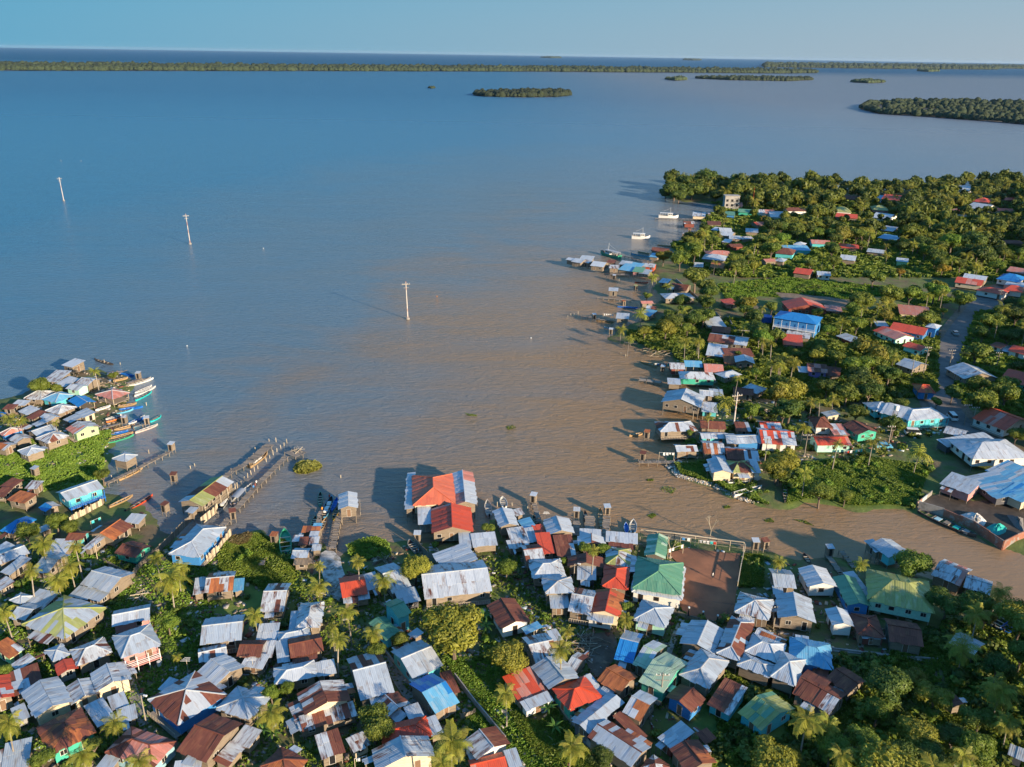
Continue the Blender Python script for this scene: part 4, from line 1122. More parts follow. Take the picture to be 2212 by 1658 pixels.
# ------------------------------------------------------------------ outhouses
def outhouse(t, rec):
    x, y, c = float(rec[0]), float(rec[1]), rec[2]; X, Y = tx(t, x, y)
    p = un(X, Y, 1.9); g = gz(p[0], p[1]); wet = g < .3; rnd = random.Random(int(x * 7 + y)); rz = rnd.uniform(-.5, .5)
    r = empty('outhouse', (p[0], p[1], max(g, 0)), rz); b = 1.0 if wet else .5
    q = MB(); q.box(-.65, .65, -.65, .65, b, b + 1.9); q.build('wall', WM['W'], r)
    V, F, uv = slab([(-.8, -.8, b + 1.92), (.8, -.8, b + 1.92), (.8, .8, b + 2.15), (-.8, .8, b + 2.15)], Vector((0, 0, 1)), .03, [(0, 0), (1.6, 0), (1.6, 1.6), (0, 1.6)], .02)
    obj('roof_sheet', mesh('roof_sheet', V, F, [RM[c]], uv), r)
    q = MB(); q.box(-.3, .3, -.69, -.64, b + .1, b + 1.7); q.build('door', M['dark'], r)
    for sx in (-1, 1):
        for sy in (-1, 1): q = MB(); q.bar((sx * .55, sy * .55, -1.3 if wet else -.1), (sx * .55, sy * .55, b), .06); q.build('stilt', M['post'], r)
    thing(r, 'small board outhouse with %s roof%s' % (ROOFW[c], ' over the water' if wet else ''), 'outhouse', 'outhouses at the waterside')
for t_, rec in records(OUTHOUSES): outhouse(t_, rec)
# ------------------------------------------------------------------ boats
BN = dict(w='white', k='grey', T='turquoise', b='blue', B='light blue', n='bare wood', o='orange', p='chalky pink', G='green', d='dark wooden', R='red', y='yellow')
def hull(L, W, Hh, stern, mats, parent, th=.06, n=12):
    V = []; F = []; MI = []
    def sec(u):                                    # u 0 bow .. 1 stern
        w_ = math.sin(min(1, u / .42) * math.pi / 2) ** .8
        if u > .6: w_ *= 1 - (1 - stern) * ((u - .6) / .4) ** 1.6
        z = Hh * (1 + .55 * max(0, 1 - u / .35) ** 2 + .18 * max(0, (u - .7) / .3) ** 2)
        return max(w_, .03) * W / 2, z
    for i in range(n + 1):
        u = i / n; x = L / 2 - u * L; w_, z = sec(u); kz = -.25 * Hh + .5 * Hh * max(0, 1 - u / .12)
        wi = max(w_ - th, .01); x_i = x - (.25 if i == 0 else 0) + (.18 if i == n else 0)
        V += [(x, 0, kz), (x, -w_ * .72, kz + .12 * Hh), (x, -w_, z), (x_i, -wi, z), (x_i, -wi * .7, .2 * Hh), (x_i, wi * .7, .2 * Hh), (x_i, wi, z), (x, w_, z), (x, w_ * .72, kz + .12 * Hh)]
    for i in range(n):
        for j in range(9):
            k = (j + 1) % 9; F.append([i * 9 + j, i * 9 + k, (i + 1) * 9 + k, (i + 1) * 9 + j]); MI.append(1 if j in (3, 4, 5) else (2 if j in (2, 6) else 0))
    F.append([0, 1, 2, 7, 8]); MI.append(0); b = n * 9; F.append([b + 8, b + 7, b + 2, b + 1, b]); MI.append(0)
    F.append([2, 3, 6, 7]); MI.append(0); F.append([b + 2, b + 3, b + 6, b + 7]); MI.append(0); F.append([3, 4, 5, 6]); MI.append(1); F.append([b + 3, b + 4, b + 5, b + 6]); MI.append(1)
    return obj('hull', mesh('hull', V, F, mats, MI=MI), parent), sec
PEOPLE = []
def boat(t, rec):
    x1, y1, x2, y2 = map(float, rec[:4]); c = rec[4]; a = un(*tx(t, x1, y1), .35)[:2]; b = un(*tx(t, x2, y2), .35)[:2]
    g = gz(*((a + b) / 2)); L = float(np.linalg.norm(b - a)); L = min(max(L, 4.5), 13); ctr = (a + b) / 2; d = b - a; rz = math.atan2(d[1], d[0])
    W = {'c': 1.9}.get(c[-1], 1.1 if L < 9 else 1.25); 
    if c[-1] == 'l': W = 2.6
    if c[0] in 'wpk' and t in 'iog': W = 1.7
    if t == 'm': W = 2.3
    z = 0.05 if g < .35 else .72 + .12
    r = empty('panga' if 'c' in c or t == 'm' else 'dugout_canoe', (*ctr, z), rz)
    c1 = BM[c[0]]; c2 = BM[c[1]] if len(c) > 1 and c[1] in BM else c1; inn = BM['G'] if 'l' in c else (BM['b'] if c[0] == 'b' else (BM['k'] if c[0] in 'wp' else (BM['n'] if c[0] in 'n' else BM['d'])))
    Hh = .42 if W < 1.5 else .6
    hb_, sec = hull(L, W, Hh, .75 if W > 1.5 else .3, [c1, inn, c2], r)
    for k, u in enumerate((.32, .5, .68, .84)):
        if L < 6 and k == 3: continue
        w_, z_ = sec(u); q = MB(); q.box(L / 2 - u * L - .14, L / 2 - u * L + .14, -w_ + .05, w_ - .05, Hh * .72, Hh * .72 + .05); q.build('bench', M['light_post'] if c[0] != 'b' else BM['b'], r)
    dd = dist((*ctr, 0))
    if W > 1.5 or random.random() < .15:
        q = MB(); q.box(-L / 2 - .3, -L / 2 + .05, -.16, .16, Hh * .9, Hh * 1.9); q.box(-L / 2 - .25, -L / 2 - .1, -.06, .06, -.4, Hh * .9); q.build('outboard_motor', M['tyre'], r)
    extra = ''
    if c == 'pc':
        q = MB(); n = 8; V = []; F = []
        for i in range(n + 1):
            yy = -W / 2 + W * i / n; zz = 1.75 + .25 * math.sin(math.pi * i / n)
            V += [(-L * .42, yy, zz), (L * .02, yy, zz), (-L * .42, yy, zz - .05), (L * .02, yy, zz - .05)]
        for i in range(n): F += [(4 * i, 4 * i + 1, 4 * i + 5, 4 * i + 4), (4 * i + 2, 4 * i + 6, 4 * i + 7, 4 * i + 3)]
        q.add(V, F); q.build('canopy', RM['s'], r)
        for sx in (-.40, 0):
            for sy in (-1, 1): q = MB(); q.bar((L * sx, sy * W * .46, Hh), (L * sx, sy * W * .46, 1.75), .03); q.build('canopy_post', M['white'], r)
        extra = ' with a grey canopy'
    if c in ('nc', 'Bc', 'kc'):
        q = MB()
        for k in range(5): xx = random.uniform(-L * .3, L * .2); q.box(xx, xx + .8, -.45, .45, .3, .3 + random.uniform(.3, .55))
        q.build('cargo', M['white'], r); extra = ' carrying pale cargo'
    nm = BN[c[0]] + (' and ' + BN[c[1]] if len(c) > 1 and c[1] in BN else '')
    thing(r, ('%s %s%s' % (nm, 'open motorboat' if W > 1.5 else 'slim canoe', extra)) + ('' if g < .35 else ' pulled onto land'), 'boat', 'small boats along the shore')
for t_, rec in records(BOATS): boat(t_, rec)
def barge():
    t, x1, y1, x2, y2 = BARGE; a = un(*tx(t, x1, y1), .4)[:2]; b = un(*tx(t, x2, y2), .4)[:2]; L = float(np.linalg.norm(b - a)); ctr = (a + b) / 2; d = b - a
    r = empty('cargo_barge', (*ctr, 0.05), math.atan2(d[1], d[0])); hull(L, 2.6, .7, .55, [BM['d'], BM['d'], M['post']], r)
    for k in range(6): q = MB(); u = -L * .36 + k * L * .12; q.box(u, u + .25, -1.1, 1.1, .45, .55); q.build('thwart', M['plank'], r)
    for k in range(4): q = MB(); u = -L * .2 + k * 2.2; q.box(u, u + 1.3, -.8, .8, .3, .62 + .1 * (k % 2)); q.build('cargo_cover', [WM['B'], M['post'], M['teal'], M['conc']][k], r)
    thing(r, '', 'boat', label='long dark wooden barge with covered cargo moored beside the walled river yard')
barge()
def trawler(i, t, x1, y1, x2, y2, c):
    a = un(*tx(t, x1, y1), .6)[:2]; b = un(*tx(t, x2, y2), .6)[:2]; L = float(np.linalg.norm(b - a)); ctr = (a + b) / 2; d = b - a
    r = empty('fishing_boat', (*ctr, 0.1), math.atan2(d[1], d[0])); W = L * .27
    hull(L, W, 1.5, .8, [BM['G'] if c == 'G' else M['white'], M['plank'], M['white']], r)
    q = MB(); q.box(-L * .42, L * .30, -W * .38, W * .38, .9, 1.0); q.build('deck', M['plank'], r)
    q = MB(); q.box(-L * .02, L * .2, -W * .28, W * .28, 1.0, 3.1); h = q.build('wheelhouse', M['white'], r)
    for s in (-1, 1):
        q = MB(); q.box(0, L * .08, s * W * .28 - .02, s * W * .28 + .02, 2.0, 2.7); q.build('window', M['glass'], h)
        q = MB(); q.box(L * .1, L * .17, s * W * .28 - .02, s * W * .28 + .02, 2.0, 2.7); q.build('window', M['glass'], h)
    q = MB(); q.box(L * .2 - .02, L * .2 + .03, -W * .22, W * .22, 2.0, 2.7); q.build('window', M['glass'], h)
    q = MB(); q.box(-L * .44, L * .23, -W * .36, W * .36, 3.12, 3.2); q.build('canopy_roof', M['white'] if i else RM['m'], r)
    for k in range(4):
        for s in (-1, 1): q = MB(); u = -L * (.05 + .12 * k); q.bar((u, s * W * .34, .9), (u, s * W * .34, 3.12), .06); q.build('post', M['white'], r)
    q = MB(); q.bar((L * .1, 0, 3.1), (L * .08, 0, 7.0), .07); q.bar((L * .08, 0, 6.2), (-L * .3, 0, 4.2), .04); q.build('mast', M['white'], r)
    q = MB(); q.bar((-L * .4, -W * .3, 1.6), (-L * .4, W * .3, 1.6), .04); q.box(-L * .35, -L * .2, -.5, .5, 1.0, 1.7); q.build('deck_gear', M['post'], r)
    lab = ['white fishing boat with green waterline moored off the stilt huts', 'white fishing boat with railed upper deck anchored alone off the point', 'large white trawler moored along the long timber dock'][i]
    thing(r, '', 'fishing boat', label=lab)
for i, a_ in enumerate(TRAWLERS): trawler(i, *a_)
# ------------------------------------------------------------------ docks, posts, fences, poles
PLK = {}
def dock(t, rec):
    x1, y1, x2, y2, W = map(float, rec); zt = 1.0; a = un(*tx(t, x1, y1), zt)[:2]; b = un(*tx(t, x2, y2), zt)[:2]
    L = float(np.linalg.norm(b - a)); d = (b - a) / L; r = empty('dock', (*a, 0), math.atan2(d[1], d[0])); dd = dist((*a, 0)); near = dd < 260
    st = .42 if near else 2.5; n = int(L / st); rnd = random.Random(int(x1 + y1))
    if n > 110: st = L / 110; n = 110
    key = (round(W, 1), near, round(st, 1))
    if key not in PLK: q = MB(); q.box(0, st * .88, -W / 2, W / 2, -.03, .03); PLK[key] = mesh('plank', q.V, q.F, [M['plank']])
    for i in range(n):
        if rnd.random() < .05: continue
        o = obj('plank', PLK[key], r, loc=(i * st, rnd.uniform(-.1, .1), zt + rnd.uniform(-.03, .03))); o.rotation_euler = (0, 0, rnd.uniform(-.05, .05))
    for s in (-1, 1): q = MB(); q.bar((0, s * W * .36, zt - .12), (L, s * W * .36, zt - .12), .07); q.build('beam', M['post'], r)
    pm = PLK.get('pile')
    if pm is None: q = MB(); q.bar((0, 0, -1.4), (0, 0, 1.15), .09, n=6); pm = PLK['pile'] = mesh('pile', q.V, q.F, [M['post']])
    for i in range(int(L / 2.4) + 1):
        for s in (-1, 1): obj('pile', pm, r, loc=(min(i * 2.4, L - .1), s * (W / 2 + .05), rnd.uniform(-.1, .2)))
    thing(r, 'weathered %s plank walkway on thin piles' % ('wide' if W > 2 else 'narrow'), 'dock', 'plank docks of the village')
for t_, rec in records(DOCKS): dock(t_, rec)
def stake(p, h, r=.09, look='thin wooden stake standing in the water'):
    q = MB(); q.bar((0, 0, -1.3), (0, 0, h), r, n=6); o = q.build('mooring_stake', M['light_post'], loc=(p[0], p[1], 0)); o.rotation_euler = (random.uniform(-.07, .07), random.uniform(-.07, .07), 0)
    thing(o, look, 'stake', 'mooring stakes in the water')
for t_, x, y in [('d', *p) for p in [(1293, 178), (1376, 185), (1432, 260), (1470, 232), (1504, 200), (1385, 300), (1342, 340), (1301, 378), (1260, 418), (1160, 505), (1120, 535), (1080, 570), (1040, 610), (1005, 650), (362, 498), (412, 470), (1130, 285), (2142, 610), (1297, 530), (1262, 290), (960, 690), (918, 728)]] + [('r', *p) for p in [(790, 1485), (850, 1510), (100, 1000), (140, 975), (180, 985), (235, 965), (290, 1005), (355, 1025), (600, 505), (765, 535)]] + [('u', *p) for p in [(320, 750), (345, 760), (390, 765), (440, 780), (425, 830), (480, 765)]] + [('a', *p) for p in [(1765, 1270), (1735, 700), (1425, 215), (1240, 200), (1325, 1560)]] + [('i', *p) for p in [(205, 160), (562, 200), (380, 150)]]:
    stake(un(*tx(t_, x, y), 0), random.uniform(.7, 1.5), .10)
def pole(t, rec):
    x1, y1, x2, y2 = map(float, rec[:4]); k = rec[4]; X, Y = tx(t, x1, y1); g = 0.0 if k == 'pylon' else .6
    p = un(X, Y, g); X2, Y2 = tx(t, x2, y2)
    d2 = FW * FPX + RT * (X2 - 1106) - UP * (Y2 - 829); s = np.hypot(p[0], p[1]) / np.hypot(d2[0], d2[1]); H = CAM_H + d2[2] * s - g; H = min(max(H, 1), 26)
    nm = dict(pylon='water_pylon', power='power_pole', lamp='street_lamp', antenna='antenna_pole', stake='bare_pole', post='black_post', mast='radio_mast')[k]
    r = empty(nm, (p[0], p[1], g)); q = MB()
    if k == 'pylon': r.rotation_euler = (.02, -.015 - .01 * math.sin(x1), .25)
    R0 = dict(pylon=.27, power=.16, lamp=.13, antenna=.05, stake=.09, post=.16, mast=.14)[k]
    q.bar((0, 0, -1.6 if k == 'pylon' else -.3), (0, 0, H), R0, n=8, r2=R0 * .6)
    q.build('shaft', {'pylon': M['pylon'], 'post': M['tyre'], 'antenna': M['light_post'], 'mast': M['red'], 'stake': M['light_post']}.get(k, M['trunk']), r)
    if k == 'pylon':
        q = MB(); q.bar((-1.6, 0, H - 1.2), (1.6, 0, H - 1.2), .10); q.bar((-1.0, 0, H - 2.6), (1.0, 0, H - 2.6), .08); q.build('crossarm', M['light_post'], r)
        q = MB(); q.bar((0, 0, -1), (0, 0, .7), .75, n=8); q.build('footing', M['conc'], r)
        for s_ in (-1.4, -.7, .7, 1.4): q = MB(); q.bar((s_, 0, H - 1.1), (s_, 0, H - .75), .07); q.build('insulator', M['white'], r)
    if k == 'power':
        for z_ in (H - .5, H - 1.5): q = MB(); q.bar((-1.1, .12, z_), (1.1, .12, z_), .07); q.build('crossarm', M['trunk'], r)
        for s_ in (-1, -.4, .4, 1): q = MB(); q.bar((s_, .12, H - .45), (s_, .12, H - .15), .08); q.build('insulator', M['white'], r)
        if H > 8: q = MB(); q.bar((.35, 0, H - 3.2), (.35, 0, H - 2.3), .26, n=8); q.build('transformer', M['conc'], r)
    if k == 'lamp':
        q = MB(); q.bar((0, 0, H), (.7, -.3, H + .35), .04); q.build('arm', M['conc'], r); q = MB(); q.bar((.6, -.26, H + .3), (1.15, -.5, H + .38), .16, n=6); q.build('lamp_head', M['white'], r)
    if k == 'antenna':
        for i in range(4): q = MB(); q.bar((-.8 + .1 * i, -.5 + i * .35, H - .05 * i), (.8 - .1 * i, -.5 + i * .35, H - .05 * i), .03); q.build('aerial_rod', M['white'], r)
    if k == 'post': q = MB(); q.bar((0, 0, H), (0, 0, H + .25), .18, n=6); q.build('cap', M['white'], r)
    look = dict(pylon='tall rust-and-white pylon standing in the water', power='timber power pole with crossarms and insulators', lamp='street lamp with white head on a wooden pole', antenna='thin pole carrying a television aerial', stake='tall bare pole', post='black fence post with white cap', mast='tall thin red radio mast')[k]
    thing(r, look, {'pylon': 'pylon', 'power': 'power pole', 'lamp': 'street lamp', 'antenna': 'antenna', 'stake': 'pole', 'post': 'post', 'mast': 'mast'}[k], {'pylon': 'pylons across the bay', 'power': 'power poles of the village'}.get(k)); return (p, H, k)
PO = [pole(t_, rec) for t_, rec in records(POLES)]
def cable(a, b, n=10, sag=.04):
    q = MB(); L = np.linalg.norm(np.array(b) - np.array(a)); pts = [np.array(a) * (1 - i / n) + np.array(b) * (i / n) - np.array([0, 0, sag * L * 4 * (i / n) * (1 - i / n)]) for i in range(n + 1)]
    for i in range(n): q.bar(pts[i], pts[i + 1], .022, n=3)
    o = q.build('power_cable', M['wire']); o['_c'] = tuple(pts[n // 2]); thing(o, 'thin sagging power cable', 'cable', 'power cables between poles')
pw = [(p, H) for p, H, k in PO if k in ('power', 'lamp')]
for i, (p, H) in enumerate(pw):
    js = sorted(range(len(pw)), key=lambda j: np.hypot(*(pw[j][0] - p)[:2]))[1:3]
    for j in js:
        if j > i and np.hypot(*(pw[j][0] - p)[:2]) < 75:
            for off in (-.6, .6): cable((p[0] + off, p[1], p[2] + H - .3), (pw[j][0][0] + off, pw[j][0][1], pw[j][0][2] + pw[j][1] - .3))
def fence(t, rec):
    k = rec[0]; H = float(rec[-1]); c = list(map(float, rec[1:-1])); P = [un(*tx(t, c[2 * i], c[2 * i + 1]), .6)[:2] for i in range(len(c) // 2)]
    nm = dict(board='board_fence', wall='concrete_wall', wire='wire_fence', dark='plank_fence', red='yard_wall')[k]
    r = empty(nm, (*P[0], .6 if k != 'red' else 0)); cnt = 0; rnd = random.Random(int(c[0])); zb = -.2 if k != 'red' else -1.2
    for i in range(len(P) - 1):
        a = P[i] - P[0]; d = P[i + 1] - P[i]; L = float(np.linalg.norm(d)); u = d / L; ang = math.atan2(u[1], u[0])
        if k in ('board', 'dark'):
            n = min(int(L / .45), 110); st = L / n
            for j in range(n):
                hh = round(H * rnd.uniform(.82, 1.06) * 4) / 4; key = ('fb', hh, round(st, 2), k, j % 3)
                if key not in PLK: q = MB(); q.box(0, st * .9, -.03 + .02 * (j % 2), .03 + .02 * (j % 2), zb, hh); PLK[key] = mesh('board', q.V, q.F, [(M['post'] if k == 'dark' else [WM['c'], WM['W'], M['light_post']][j % 3])])
                o = obj('board', PLK[key], r, loc=(a[0] + u[0] * j * st, a[1] + u[1] * j * st, 0), rz=ang)
        elif k == 'wire':
            n = max(2, int(L / 3.2))
            for j in range(n + 1): q = MB(); q.bar((0, 0, zb), (0, 0, H), .07); q.build('post', M['light_post'], r, loc=(*(a + u * L * j / n), 0))
            q = MB(); e = a + u * L; q.bar((*a, H), (*e, H), .11)
            for z_ in (.35, .75): q.bar((*a, H * z_), (*e, H * z_), .03)
            q.build('rail', M['light_post'], r)
        else:
            n = max(1, int(L / 3.0)); st = L / n
            for j in range(n):
                q = MB(); q.box(.02, st - .02, -.1, .1, zb, H * rnd.uniform(.94, 1.04)); mm = M['conc'] if k == 'wall' else rnd.choice([M['brick'], M['brick'], M['conc'], RM['m']])
                q.build('wall_panel', mm, r, loc=(*(a + u * j * st), 0), rz=ang)
    look = dict(board='pale upright board fence', wall='low grey concrete wall', wire='wire fence with pale top rail', dark='dark leaning plank fence', red='reddish patched river wall')[k]
    thing(r, look, 'fence' if k in ('board', 'dark', 'wire') else 'wall')
for t_, rec in records(FENCES): fence(t_, rec)
# ------------------------------------------------------------------ trees
def crown_mesh(name, seed, nleaf, leaf, mats, lobes=9, flat=.75, core=True):
    """crown of radius 1: leaf sprays spread through overlapping lobes"""
    g = np.random.default_rng(seed); C = []; 
    for i in range(lobes):
        a = g.uniform(0, 2 * np.pi); r = g.uniform(.25, .62) if i else 0; C.append((r * math.cos(a), r * math.sin(a), g.uniform(-.25, .35) * flat, g.uniform(.30, .48) if i else .55))
    C = np.array(C); w_ = C[:, 3] ** 2; idx = g.choice(lobes, nleaf, p=w_ / w_.sum())
    d = g.normal(size=(nleaf, 3)); d[:, 2] += .25; d /= np.linalg.norm(d, axis=1)[:, None]
    rad = C[idx, 3] * (1 - .28 * g.random(nleaf) ** 2 + .10 * np.sin(d[:, 0] * 7 + d[:, 1] * 9 + idx)); P = C[idx, :3] + d * rad[:, None] * np.array([1, 1, flat + .1])
    keep = np.ones(nleaf, bool)
    for k in range(lobes): keep &= ~(np.linalg.norm((P - C[k, :3]) / np.array([1, 1, flat + .1]), axis=1) < C[k, 3] * .72)
    P = P[keep]; d = d[keep]; n = len(P)
    nn = d + g.normal(size=(n, 3)) * .45; nn /= np.linalg.norm(nn, axis=1)[:, None]
    a = np.cross(nn, g.normal(size=(n, 3))); a /= np.linalg.norm(a, axis=1)[:, None] + 1e-9; b = np.cross(nn, a)
    s = leaf * g.uniform(.6, 1.3, n)[:, None]
    V = np.stack([P - a * s, P - b * s * .55, P + a * s, P + b * s * .55 + nn * s * .25], 1).reshape(-1, 3); Q = np.arange(n * 4).reshape(-1, 4)
    # inner mass, a little smaller than the lobes
    IV, IQ = [], []
    for k in range(lobes):
        m_, s_ = (5, 7) if nleaf > 1000 else (3, 5); b0 = len(IV)
        for i in range(m_ + 1):
            for j in range(s_):
                th = math.pi * i / m_; ph = 2 * math.pi * j / s_; rr = C[k, 3] * .78 * (1 + .12 * math.sin(3 * ph + k + i)); IV.append((C[k, 0] + rr * math.sin(th) * math.cos(ph), C[k, 1] + rr * math.sin(th) * math.sin(ph), C[k, 2] + rr * math.cos(th) * (flat + .1)))
        for i in range(m_):
            for j in range(s_): IQ.append((b0 + i * s_ + j, b0 + (i + 1) * s_ + j, b0 + (i + 1) * s_ + (j + 1) % s_, b0 + i * s_ + (j + 1) % s_))
    IQ = np.array(IQ) + len(V); V = np.vstack([V, np.array(IV)]); Q = np.vstack([Q, IQ])
    me = fast_mesh(name, V, Q, mats); zc = me.vertices
    return me
NEAR_CR = [crown_mesh('crown', 10 + i, 6000, .050, [LM['m']], 10 + i) for i in range(4)]
MID_CR = [crown_mesh('crown', 30 + i, 2400, .075, [LM['m']], 8 + i) for i in range(5)]
def trunk_mesh(name, seed, m):
    q = MB(); g = random.Random(seed); p = Vector((0, 0, -.3)); tgt = Vector((g.uniform(-.3, .3), g.uniform(-.3, .3), 3.2))
    q.bar(p, tgt * .55, .20, n=7, r2=.15); 
    for k in range(4):
        a = k * 1.6 + g.random(); e = Vector((math.cos(a) * 1.3, math.sin(a) * 1.3, 3.0 + g.uniform(0, .9))); q.bar(tgt * .5, e, .12, n=5, r2=.04)
    return mesh(name, q.V, q.F, [m])
TRK = [trunk_mesh('trunk', i, M['bark']) for i in range(3)]
MATCACHE = {}
def crown_variant(base, key, i):
    k = (base.name, key)
    if k not in MATCACHE:
        me = base.copy(); me.name = 'crown'; me.materials.clear(); me.materials.append(LM[key]); MATCACHE[k] = me
    return MATCACHE[k]
TREEN = dict(y='olive-green', m='mid-green', d='dark green', l='bright green', o='golden-leaved')
TP = []
def put_tree(x, y, g, rad, c, seed, group, hh=None):
    r = empty('broadleaf_tree', (x, y, g), seed * 1.7 % 6.28); rnd = random.Random(seed); dd = dist((x, y, 0))
    base = NEAR_CR[seed % 4] if dd < 210 else MID_CR[seed % 5]; hc = hh if hh else rad * 1.0 + 1.4
    o = obj('crown', base, r, loc=(0, 0, hc)); o.material_slots[0].link = 'OBJECT'; o.material_slots[0].material = LM[c]; zz = rnd.uniform(.85, 1.1); o.scale = (rad * rnd.uniform(1.08, 1.2), rad * rnd.uniform(1.08, 1.2), rad * zz)
    tk = obj('trunk', TRK[seed % 3], r); k = hc / 3.3; tk.scale = (max(.8, rad * .4), max(.8, rad * .4), k)
    TP.append((x, y, rad))
    size = 'large' if rad > 5 else ('small' if rad < 2.6 else 'rounded')
    thing(r, '%s %s broadleaf tree' % (size, TREEN[c]), 'tree', group)
def solve(X, Y, Rpx, fn):
    h = 5.0
    for _ in range(6):
        p = un(X, Y, h + .7); rad = Rpx / FPX * dist(p); h = fn(rad)
    return p, rad
for i, (t_, rec) in enumerate(records(TREES)):
    X, Y = tx(t_, float(rec[0]), float(rec[1])); Rp = float(rec[2]) / (TILES[t_][2] * 1.736)
    p, rad = solve(X, Y, Rp, lambda r: min(r * 1.0 + 1.4, 12) if t_ not in 'u' else r * .75 + .6); put_tree(p[0], p[1], max(gz(p[0], p[1]), 0), rad, rec[3], i + 1, 'broadleaf trees among the houses', rad * .75 + .6 if t_ == 'u' else None)
# ------------------------------------------------------------------ palms
def frond_mesh(seed, L=1.0, near=True):
    g = random.Random(seed); V = []; F = []; n = 22 if near else 7; up = g.uniform(.35, .7); dr = g.uniform(.75, 1.3)
    def pt(t): return Vector((t * (1 - .18 * t * t), 0, up * t - dr * t * t * .62))
    for k in range(1, n + 1):
        t = k / n; t0 = (k - .62) / n; c = pt(t0); c2 = pt(min(t0 + (.022 if near else .08), 1)); l = .24 * math.sin(min(1, t * 1.25 + .12) * math.pi * .82) + .04
        for s in (-1, 1):
            e = Vector(((c.x + c2.x) / 2 + l * .45, s * l * .85, (c.z + c2.z) / 2 - l * (.55 + .3 * g.random())))
            b = len(V); V += [c, c2, e + Vector((.010, 0, 0)), e - Vector((.012, 0, 0))]; F.append((b, b + 1, b + 2, b + 3) if s > 0 else (b + 3, b + 2, b + 1, b))
    for k in range(4):
        a, b_ = pt(k / 4), pt((k + 1) / 4); b = len(V); V += [a + Vector((0, .012, 0)), a - Vector((0, .012, 0)), b_ - Vector((0, .006, 0)), b_ + Vector((0, .006, 0))]; F.append((b, b + 1, b + 2, b + 3))
    return V, F
FRN = [mesh('frond', *frond_mesh(i), [LM['palm']]) for i in range(5)]
def palm_crown(seed):
    g = random.Random(seed); V = []; F = []
    for k in range(17):
        v, f = frond_mesh(seed * 50 + k, near=False); M_ = Matrix.Rotation(k * 2.4 + g.uniform(-.2, .2), 4, 'Z') @ Matrix.Rotation(-g.uniform(-.75, .75), 4, 'Y'); b = len(V); V += [M_ @ a for a in v]; F += [[i + b for i in ff] for ff in f]
    return mesh('crown', V, F, [LM['palm']])
PCR = [palm_crown(i) for i in range(5)]
def palm_trunk(seed):
    q = MB(); g = random.Random(seed); a = Vector((0, 0, -.05)); bend = Vector((g.uniform(-.06, .06), g.uniform(-.06, .06), 0))
    for k in range(5):
        b = Vector((0, 0, (k + 1) / 5)) + bend * math.sin((k + 1) / 5 * 1.57) * (k + 1) / 5; q.bar(a, b, .022 - .002 * k, n=6, r2=.020 - .002 * k); a = b
    return mesh('trunk', q.V, q.F, [M['trunk']]), bend
PTR = [palm_trunk(i) for i in range(4)]
def put_palm(x, y, g, rad, h, seed, group):
    r = empty('coconut_palm', (x, y, g), seed * 2.1 % 6.28); rnd = random.Random(seed + 900); me, bend = PTR[seed % 4]; o = obj('trunk', me, r); o.scale = (h * .9, h * .9, h); top = Vector((bend.x * h * .9, bend.y * h * .9, h)); dd = dist((x, y, 0))
    if dd < 185:
        n = rnd.randint(17, 21)
        for k in range(n):
            f = obj('frond', FRN[rnd.randrange(5)], r, loc=top); el = (-.95 + 1.75 * (k / n)) ; f.rotation_euler = (rnd.uniform(-.25, .25), -el + rnd.uniform(-.15, .15), k * 2.4); s = rad * rnd.uniform(.95, 1.2); f.scale = (s, s * 1.1, s)
        q = MB()
        for k in range(6): a = k * 1.05; q.bar((math.cos(a) * .25, math.sin(a) * .25, -.35), (math.cos(a) * .28, math.sin(a) * .28, -.1), .14, n=6)
        q.build('coconuts', M['bark'], r, loc=top)
    else: o = obj('crown', PCR[seed % 5], r, loc=top); o.scale = (rad * 1.15,) * 3; o.rotation_euler = (0, 0, seed)
    TP.append((x, y, rad * .6)); thing(r, '%s coconut palm' % ('tall' if h > 8 else ('young low' if h < 4.2 else 'feathery')), 'palm', group)
for i, (t_, rec) in enumerate(records(PALMS)):
    X, Y = tx(t_, float(rec[0]), float(rec[1])); Rp = float(rec[2]) / (TILES[t_][2] * 1.736); hh = 5.5 + 3.0 * ((i * 37) % 11) / 11
    if float(rec[2]) < 75 and t_ in 'ehknj': hh = 2.6
    p, rad = solve(X, Y, Rp, lambda r: hh); put_palm(p[0], p[1], max(gz(p[0], p[1]), 0), rad, hh, i + 1, 'coconut palms of the village')
def banana(t, rec, i):
    X, Y = tx(t, float(rec[0]), float(rec[1])); p = un(X, Y, 2.4); r = empty('banana_plant', (p[0], p[1], max(gz(p[0], p[1]), 0))); rnd = random.Random(i)
    q = MB(); q.bar((0, 0, -.1), (0, 0, 1.7), .13, n=6, r2=.08); q.build('stem', LM['ban'], r)
    if 'leafm' not in PLK:
        V = []; F = []; n = 6
        for k in range(n + 1):
            t_ = k / n; w_ = .22 * math.sin(math.pi * min(1, t_ * .9 + .1)); V += [(t_ * 1.7, -w_, .9 * t_ - 1.25 * t_ * t_ - .05), (t_ * 1.7, 0, .9 * t_ - 1.25 * t_ * t_), (t_ * 1.7, w_, .9 * t_ - 1.25 * t_ * t_ - .05)]
        for k in range(n): F += [(3 * k, 3 * k + 3, 3 * k + 4, 3 * k + 1), (3 * k + 1, 3 * k + 4, 3 * k + 5, 3 * k + 2)]
        PLK['leafm'] = mesh('leaf', V, F, [LM['ban']])
    for k in range(8): o = obj('leaf', PLK['leafm'], r, loc=(0, 0, 1.65)); o.rotation_euler = (0, -rnd.uniform(-.1, .8), k * 2.4 + i); o.scale = (rnd.uniform(.8, 1.15),) * 3
    thing(r, 'broad-leaved banana plant', 'banana plant', 'banana plants between the houses')
for i, (t_, rec) in enumerate(records(BANANAS)): banana(t_, rec, i)
